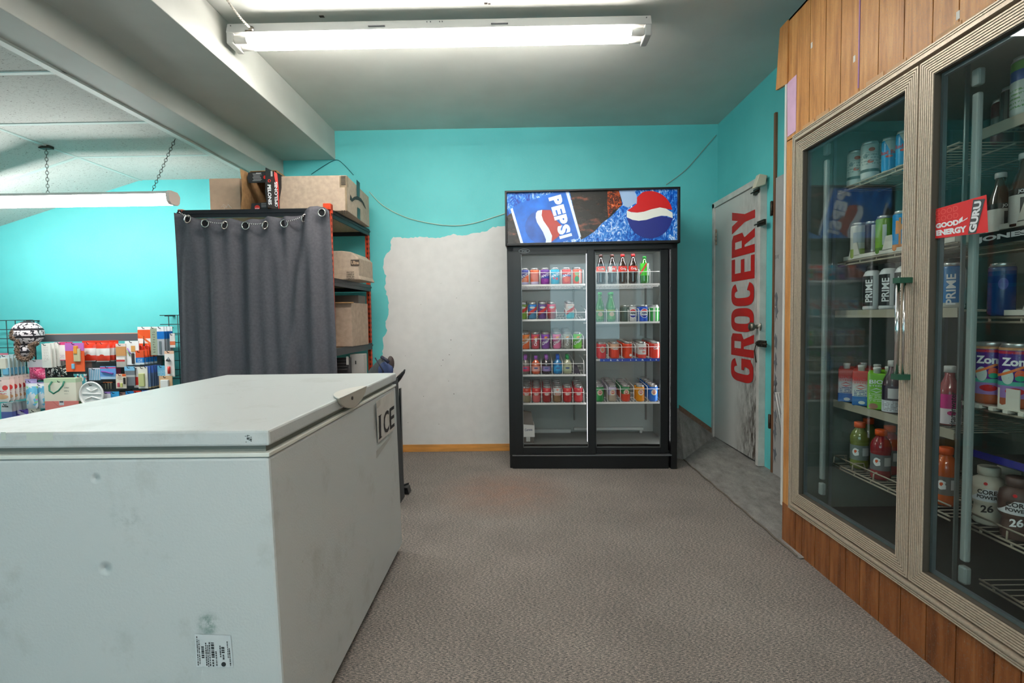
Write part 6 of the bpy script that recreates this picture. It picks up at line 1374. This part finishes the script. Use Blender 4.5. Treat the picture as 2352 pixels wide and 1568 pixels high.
# row by row (coordinates in the 5.2x crop)
pale = wm('pack_white', W_)
pack('blister_pack', 'small blue and white bath item on a card', 'pack', 20, 600, 110, 860, wm('pk1', (206, 222, 226)), 5, pitch=.032, extra=prts(bx('blister', wm('pk1b', (232, 226, 210)), .1, .35, .8, .85, .018), bx('item', wm('pk1c', (120, 190, 224)), .35, .08, .95, .4, .016)))
pack('flat_card', 'thin pink topped card above the blue and white packs', 'pack', 0, 578, 90, 606, wm('pk2', (226, 130, 150)), 1, yf=4.02, hang=False)
pack('header_card', 'white card with pink and blue hearts below the fur hat', 'pack', 330, 655, 525, 752, A_('pk3', (232, 226, 230), [('blob', -.03, .03, .02, .012, (226, 120, 170)), ('blob', .02, .03, .03, .010, (150, 170, 220)), ('blob', .055, .045, .01, .01, (226, 70, 120))]), yf=4.0)
pack('net_bag', 'pink red bag of curled ribbons below the hearts card', 'pack', 358, 765, 540, 902, A_('pk4', (224, 70, 120), [('speck', 70, .55, (240, 130, 160)), ('speck', 40, .62, (190, 30, 90))], coat=.5), puff=.02, yf=3.98)
pack('paper_pack', 'tall white paper pack', 'pack', 510, 465, 600, 755, A_('pk5', (236, 234, 228), [('lines', .05, .17, .012, -.02, .02, (200, 196, 190)), ('blob', 0, .02, .01, .008, (150, 190, 90))]), 5, pitch=.036, thick=.012, rise=.002)
pack('patterned_bag', 'black and white patterned bag below the white paper packs', 'pack', 562, 750, 803, 862, A_('pk6', (30, 34, 34), [('speck', 60, .55, (220, 220, 214)), ('speck', 35, .68, (206, 120, 90))]), puff=.012, yf=4.02)
fl = A_('pk7', (238, 228, 226), [('below', .006, (224, 80, 130)), ('above', .125, (224, 70, 130)), ('blob', 0, .08, .03, .025, (216, 150, 160)), ('blob', .01, .09, .012, .010, (150, 130, 180)), ('blob', -.005, .065, .010, .008, (226, 110, 70)), ('lines', .015, .045, .01, -.03, .03, (200, 170, 190))])
pack('floral_card', 'white and pink floral napkin pack', 'pack', 665, 448, 790, 668, fl, 2, pitch=.05, thick=.01)
pack('tool_card', 'orange red card holding a scraper set', 'pack', 795, 455, 1000, 802, A_('pk8', (232, 96, 54), [('blob', .0, .11, .035, .05, (210, 190, 170)), ('above', .165, (190, 110, 190)), ('blob', -.015, .035, .030, .02, (236, 226, 214))]), yf=3.99, extra=prts(bx('scraper', wm('pk8b', (196, 186, 150)), .5, .35, .85, .8, .014), bx('tool', wm('pk8c', (226, 150, 60)), .55, .62, .72, .9, .02), bx('pad', wm('pk8d', (120, 180, 214)), .35, .1, .5, .28, .012)))
rw = A_('pk9', (226, 222, 218), [('below', .050, (226, 62, 36)), ('above', .108, (226, 62, 36)), ('below', .008, (206, 210, 208)), ('blob', .0, .05, .02, .010, (226, 62, 36))], coat=.5)
pack('snack_bag', 'red and white glossy bag left of its twin', 'pack', 1000, 448, 1148, 680, rw, 2, puff=.016, pitch=.05)
pack('snack_bag', 'red and white glossy bag right of its twin', 'pack', 1160, 448, 1312, 684, rw, 3, puff=.016, pitch=.045, same='identical packs on the right hook')
pack('tin_cup', 'metal strainer cup under the red and white bags', 'cup', 1003, 678, 1100, 752, mat('tin', (190, 190, 190), .3, .8), yf=4.06, thick=.04, hang=False)
pack('paper_roll', 'kraft brown and grey paper pack with red white label', 'pack', 1400, 465, 1502, 748, A_('pk10', (178, 174, 166), [('above', .09, (206, 150, 96)), ('above', .165, (226, 206, 200)), ('rect', -.04, .055, .03, .08, (232, 226, 222)), ('rect', -.04, .045, .03, .06, (206, 60, 60))]), yf=4.03, thick=.02)
pack('pen_card', 'white card with purple pens beside the kraft paper pack', 'pack', 1512, 432, 1660, 722, A_('pk11', (238, 236, 236), []), yf=4.04, extra=prts(tb('pen', wm('pur', (150, 110, 190)), [(.2, .7), (.42, .45)], .004), tb('pen', wm('grn', (150, 190, 120)), [(.15, .62), (.38, .38)], .003), bx('label', wm('amb', (214, 160, 90)), .45, .55, .75, .8, .004), bx('item', wm('blk3', (60, 56, 56)), .5, .05, .68, .5, .012)))
pack('glue_pack', 'orange and blue glue card', 'pack', 1632, 548, 1722, 716, A_('pk12', (30, 120, 196), [('above', .055, (230, 90, 50)), ('below', .015, (210, 220, 226)), ('lines', .02, .05, .01, -.02, .02, (206, 226, 236))]), 5, pitch=.033, thick=.01)
def scissors(t, w, h_):
    rr = mat('scissor_red', (214, 50, 50), .4); g = MB()
    for sx_, u in ((-1, .25), (1, .75)):
        g.tube([(w * (u - .5) + .016 * math.cos(k * math.pi / 6), -.012, h_ * .12 + .022 * math.sin(k * math.pi / 6)) for k in range(12)], .005, 8, closed=True)
    g.build('grip', rr, t); g = MB(); g.prism([(-.006, -.012, h_ * .2), (.006, -.012, h_ * .2), (.002, -.012, h_ * .62)], (0, .003, 0)); g.build('blade', mat('blade', (80, 84, 88), .3, .8), t)
pack('scissors_pack', 'orange and white card with red handled scissors', 'pack', 1662, 262, 1808, 552, A_('pk13', (232, 88, 40), [('band', .06, .10, (236, 226, 222)), ('dband', .8, .085, .105, (230, 110, 60)), ('above', .17, (236, 232, 230))]), 2, pitch=.04, extra=scissors)
pack('file_card', 'long grey green card', 'pack', 1815, 262, 1880, 604, A_('pk14', (150, 160, 140), [('lines', .02, .2, .02, -.01, .01, (90, 96, 84)), ('above', .215, (226, 226, 220))]), 4, pitch=.028, thick=.006, same='grey green cards')
pack('knife_card', 'blue and grey card with a kitchen tool', 'pack', 1895, 260, 1965, 606, A_('pk15', (166, 170, 176), [('above', .14, (226, 226, 230)), ('band', .13, .19, (30, 110, 190))]), 4, pitch=.034, extra=prts(bx('blade', mat('blade2', (150, 154, 158), .3, .7), .3, .05, .6, .5, .006)), same='blue and grey tool cards')
pack('tool_card', 'small white and orange card right of the blue tool cards', 'pack', 2042, 342, 2095, 512, A_('pk16', (232, 228, 224), [('band', .02, .05, (226, 120, 80))]), yf=4.05)
pack('scoop_card', 'white card with red handled scoop beside the curtain', 'pack', 1985, 552, 2085, 862, A_('pk17', (238, 234, 230), [('above', .18, (234, 190, 160))]), yf=3.96, extra=prts(tb('scoop', mat('scoop_red', (220, 60, 48), .4), [(.5, .12, .01), (.5, .40, .01)], .010), tb('scoop_bowl', mat('scoop_steel', (150, 154, 160), .3, .8), [(.35, .62, .01), (.5, .72, .014), (.62, .6, .01)], .010)))
pack('light_card', 'kraft card with round white puck light beside the curtain', 'pack', 1915, 852, 2065, 1030, A_('pk18', (214, 176, 136), [('blob', -.005, .045, .045, .045, (232, 230, 226)), ('blob', .0, .018, .014, .012, (214, 100, 70))]), yf=3.92, extra=prts(bx('puck', wm('puckw', (236, 236, 234)), .2, .2, .8, .75, .02)))
pack('pencil_bag', 'clear pack of coloured pencils', 'pack', 1070, 757, 1202, 905, A_('pk19', (206, 206, 214), [('vstripes', .014, .5, (60, 150, 190)), ('blob', -.02, .07, .01, .05, (214, 70, 70)), ('above', .09, (224, 214, 224))]), yf=4.02)
pack('comb_card', 'blue card with a purple comb', 'pack', 1207, 735, 1385, 892, A_('pk20', (110, 160, 222), [('band', .085, .095, (220, 80, 130)), ('below', .02, (170, 200, 226))]), yf=3.98, extra=prts(tb('comb', wm('combp', (130, 80, 170)), [(.12, .6), (.4, .56), (.85, .42)], .007)))
pack('maroon_card', 'dark maroon card behind the blue comb card', 'pack', 1385, 760, 1445, 880, wm('pk21', (130, 50, 80)), yf=4.10, hang=False)
pack('cap_pack', 'white packet with orange corner and small bottles', 'pack', 1395, 828, 1508, 1003, A_('pk22', (228, 218, 202), [('above', .10, (232, 200, 180)), ('rect', .012, .095, .05, .14, (230, 100, 50)), ('lines', .07, .1, .01, -.03, .01, (150, 120, 110))]), yf=3.98, extra=prts(bx('item', wm('it1', (206, 90, 110)), .2, .1, .38, .4, .01), bx('item', wm('it2', (200, 206, 120)), .5, .1, .68, .38, .01), bx('item', wm('it3', (50, 44, 44)), .8, .3, .98, .75, .01)))
pack('pen_pack', 'grey pen pack with blue top', 'pack', 1503, 738, 1612, 970, A_('pk23', (140, 144, 150), [('vstripes', .010, .4, (90, 96, 104)), ('above', .12, (130, 190, 226)), ('band', .07, .085, (190, 190, 190))]), yf=4.0)
pack('marker_card', 'white card with red band and black marker', 'pack', 1612, 742, 1668, 992, A_('pk24', (232, 222, 218), [('band', .02, .085, (224, 60, 50))]), yf=4.02, extra=prts(tb('marker', letter_k, [(.3, .6), (.3, .95)], .006)))
pack('peg_card', 'white pack of pale green pegs', 'pack', 1665, 742, 1765, 1003, A_('pk25', (234, 230, 220), []), yf=3.98, extra=prts(bx('peg', wm('pegg', (196, 200, 140)), .15, .1, .75, .7, .016)))
pack('blue_pen_card', 'blue topped card of long grey blue pens', 'pack', 1735, 735, 1800, 1000, A_('pk26', (110, 130, 160), [('above', .12, (80, 120, 214)), ('vstripes', .012, .35, (70, 90, 130)), ('below', .01, (190, 170, 130))]), 5, pitch=.032)
pack('sky_card', 'pale blue card beside the long pens', 'pack', 1893, 728, 1985, 852, A_('pk27', (110, 190, 226), [('lines', .0, .05, .012, -.04, .04, (206, 226, 236))]), yf=4.06)
# gift bag
gb = pack('gift_bag', 'white floral paper gift bag with green ribbon handle', 'gift bag', 538, 880, 905, 1165, A_('pk28', (238, 232, 214), [('above', .150, (196, 216, 180)), ('blob', -.012, .045, .022, .03, (226, 140, 130)), ('blob', -.014, .07, .016, .012, (240, 190, 160)), ('blob', .028, .055, .008, .008, (230, 130, 90)), ('blob', -.01, .025, .03, .008, (150, 160, 130)), ('lines', .06, .13, .026, .03, .07, (180, 176, 160))]), yf=3.90, thick=.06, extra=prts(tb('handle', mat('ribbon_green', (40, 120, 96), .5), [(.28, .88), (.24, .7, .02), (.28, .5, .03), (.42, .38, .035), (.56, .5, .03), (.66, .7, .02), (.66, .88)], .006)), hang=False)
hook(bdt, gb.location.x, gb.location.z + .155, 3.9)
pack('gift_envelope', 'salmon pink paper envelope with white sticker under the gift bag', 'envelope', 545, 1152, 940, 1290, A_('pk29', (222, 130, 124), [('dband', .9, .02, .024, (190, 100, 98)), ('rect', -.02, .055, .018, .09, (206, 210, 216)), ('rect', -.016, .075, .014, .088, (70, 74, 84))]), yf=3.88, thick=.004, hang=False)
pack('cloth_pack', 'teal and patterned cloth pack right of the gift bag', 'pack', 905, 845, 1040, 1220, A_('pk30', (70, 150, 160), [('speck', 40, .52, (206, 206, 200)), ('speck', 24, .6, (190, 60, 70)), ('below', .07, (120, 170, 110))]), yf=3.99, puff=.012)
def plate(t, w, h_):
    m_ = wm('plate_white', (236, 236, 234)); g = MB(); n_ = 28
    g.tube([(w * .5 * math.cos(2 * math.pi * k / n_), -.008, h_ * .5 + h_ * .5 * math.sin(2 * math.pi * k / n_)) for k in range(n_)], .007, 8, closed=True)
    for p in (((-.4, .55), (.4, .52)), ((-.3, .30), (0, .42)), ((0, .42), (.4, .30)), ((-.2, .75), (.0, .62)), ((0, .62), (.25, .74))): g.tube([(w * p[0][0], -.006, h_ * p[0][1]), (w * p[1][0], -.006, h_ * p[1][1])], .005, 6)
    g.build('dividers', m_, t)
ov = thing('divided_plate', 'white round divided plastic plate hanging right of the gift bag', 'plate', local=True); A1 = oY(*Zp(978, 1225), 3.92); B1 = oY(*Zp(1240, 925), 3.92); w, h_ = B1.x - A1.x, B1.z - A1.z
g = MB(); n_ = 28; g.prism([(w * .5 * math.cos(2 * math.pi * k / n_), -.004, h_ * .5 + h_ * .5 * math.sin(2 * math.pi * k / n_)) for k in range(n_)], (0, .008, 0)); g.build('base', wm('plate_white', (236, 236, 234)), ov); plate(ov, w, h_); ov.location = ((A1.x + B1.x) / 2, 3.92, A1.z); hook(bdt, ov.location.x, A1.z + h_ * .88, 3.91)
pack('purple_top_pack', 'white pack with purple header right of the divided plate', 'pack', 1243, 1042, 1322, 1172, A_('pk31', (222, 222, 226), [('above', .07, (150, 120, 190)), ('lines', .0, .06, .012, -.03, .03, (190, 190, 196))]), yf=3.96)
pack('blue_card', 'plain bright blue card above the freezer lid', 'pack', 1322, 1040, 1425, 1165, wm('pk32', (60, 166, 226)), yf=3.98)
pack('striped_pack', 'brown striped pack beside the plain blue card', 'pack', 1430, 1048, 1503, 1135, A_('pk33', (170, 130, 120), [('vstripes', .012, .5, (110, 80, 76))]), yf=3.99)
for k, (zx, c1_, nm) in enumerate(((1510, (40, 130, 200), 'blue'), (1600, (226, 60, 40), 'red'), (1705, (60, 110, 200), 'dark blue'), (1800, (230, 120, 30), 'orange'), (1870, (226, 150, 60), 'amber'))):
    pack('tool_card', '%s topped white card in the lowest visible row over the freezer' % nm, 'pack', zx, 1036 - k * 6, zx + 92, 1110, A_('pk34_%d' % k, (232, 232, 230), [('above', .012, c1_)]), yf=3.98 + .01 * (k % 2))
pack('dark_pack', 'dark narrow pack with orange caps behind the divided plate', 'pack', 1240, 925, 1345, 1010, A_('pk35', (56, 58, 58), [('vstripes', .022, .35, (150, 150, 130)), ('above', .05, (190, 110, 60))]), yf=4.06)
pack('snack_card', 'red dotted white snack pouch', 'pack', -60, 890, 110, 1165, A_('pk36', (236, 230, 226), [('above', .115, (236, 210, 204)), ('blob', .03, .11, .02, .02, (222, 70, 70)), ('blob', .0, .04, .05, .02, (232, 180, 140)), ('lines', .06, .1, .02, -.05, .04, (222, 90, 90))], coat=.3), 7, pitch=.036, puff=.008, same='pouches on the leftmost hook', rise=.001)
bal = A_('pk37', (220, 224, 232), [('speck', 16, .52, (110, 190, 226)), ('speck', 12, .56, (150, 206, 140)), ('speck', 9, .58, (226, 140, 170)), ('above', .175, (232, 232, 236)), ('above', .198, (170, 150, 200))], coat=.5)
pack('balloon_bag', 'clear bag of pastel balloons', 'pack', 322, 905, 442, 1245, bal, yf=3.90, puff=.018); pack('balloon_bag', 'clear bag of pastel balloons with purple header, right one', 'pack', 432, 945, 555, 1240, bal, yf=3.94, puff=.018)
def ank(t, w, h_):
    g = MB(); g.text('Ankle', (-w * .42, -.0012, h_ * .74), (w * .6, 0, 0), (0, 0, .016), 0, .02); g.build('lettering', letter_k, t)
pack('support_box', 'white box printed Ankle with blue and orange foot', 'box', 20, 1180, 140, 1365, A_('pk38', (226, 222, 226), [('below', .055, (110, 120, 190)), ('blob', .015, .045, .018, .02, (232, 110, 80)), ('blob', -.01, .05, .012, .02, (80, 130, 210))]), 3, pitch=.05, thick=.03, extra=ank)
pack('purple_pack', 'purple and grey pack low on the left grid', 'pack', 215, 1262, 360, 1400, A_('pk39', (120, 90, 190), [('dband', .5, .04, .07, (216, 206, 226)), ('below', .02, (130, 110, 180))]), 2, pitch=.05, thick=.02)
pack('grey_pouch', 'grey beige pouch low beside the purple packs', 'pack', 345, 1258, 488, 1370, A_('pk40', (196, 190, 176), [('speck', 30, .6, (150, 146, 136))]), yf=4.0, puff=.01)
pack('beige_pack', 'beige flat pack at the very bottom left', 'pack', 10, 1372, 215, 1450, wm('pk41', (186, 170, 150)), yf=3.94, thick=.02)

# drop helper flags
for o in bpy.data.objects:
    if '_local' in o: del o['_local']
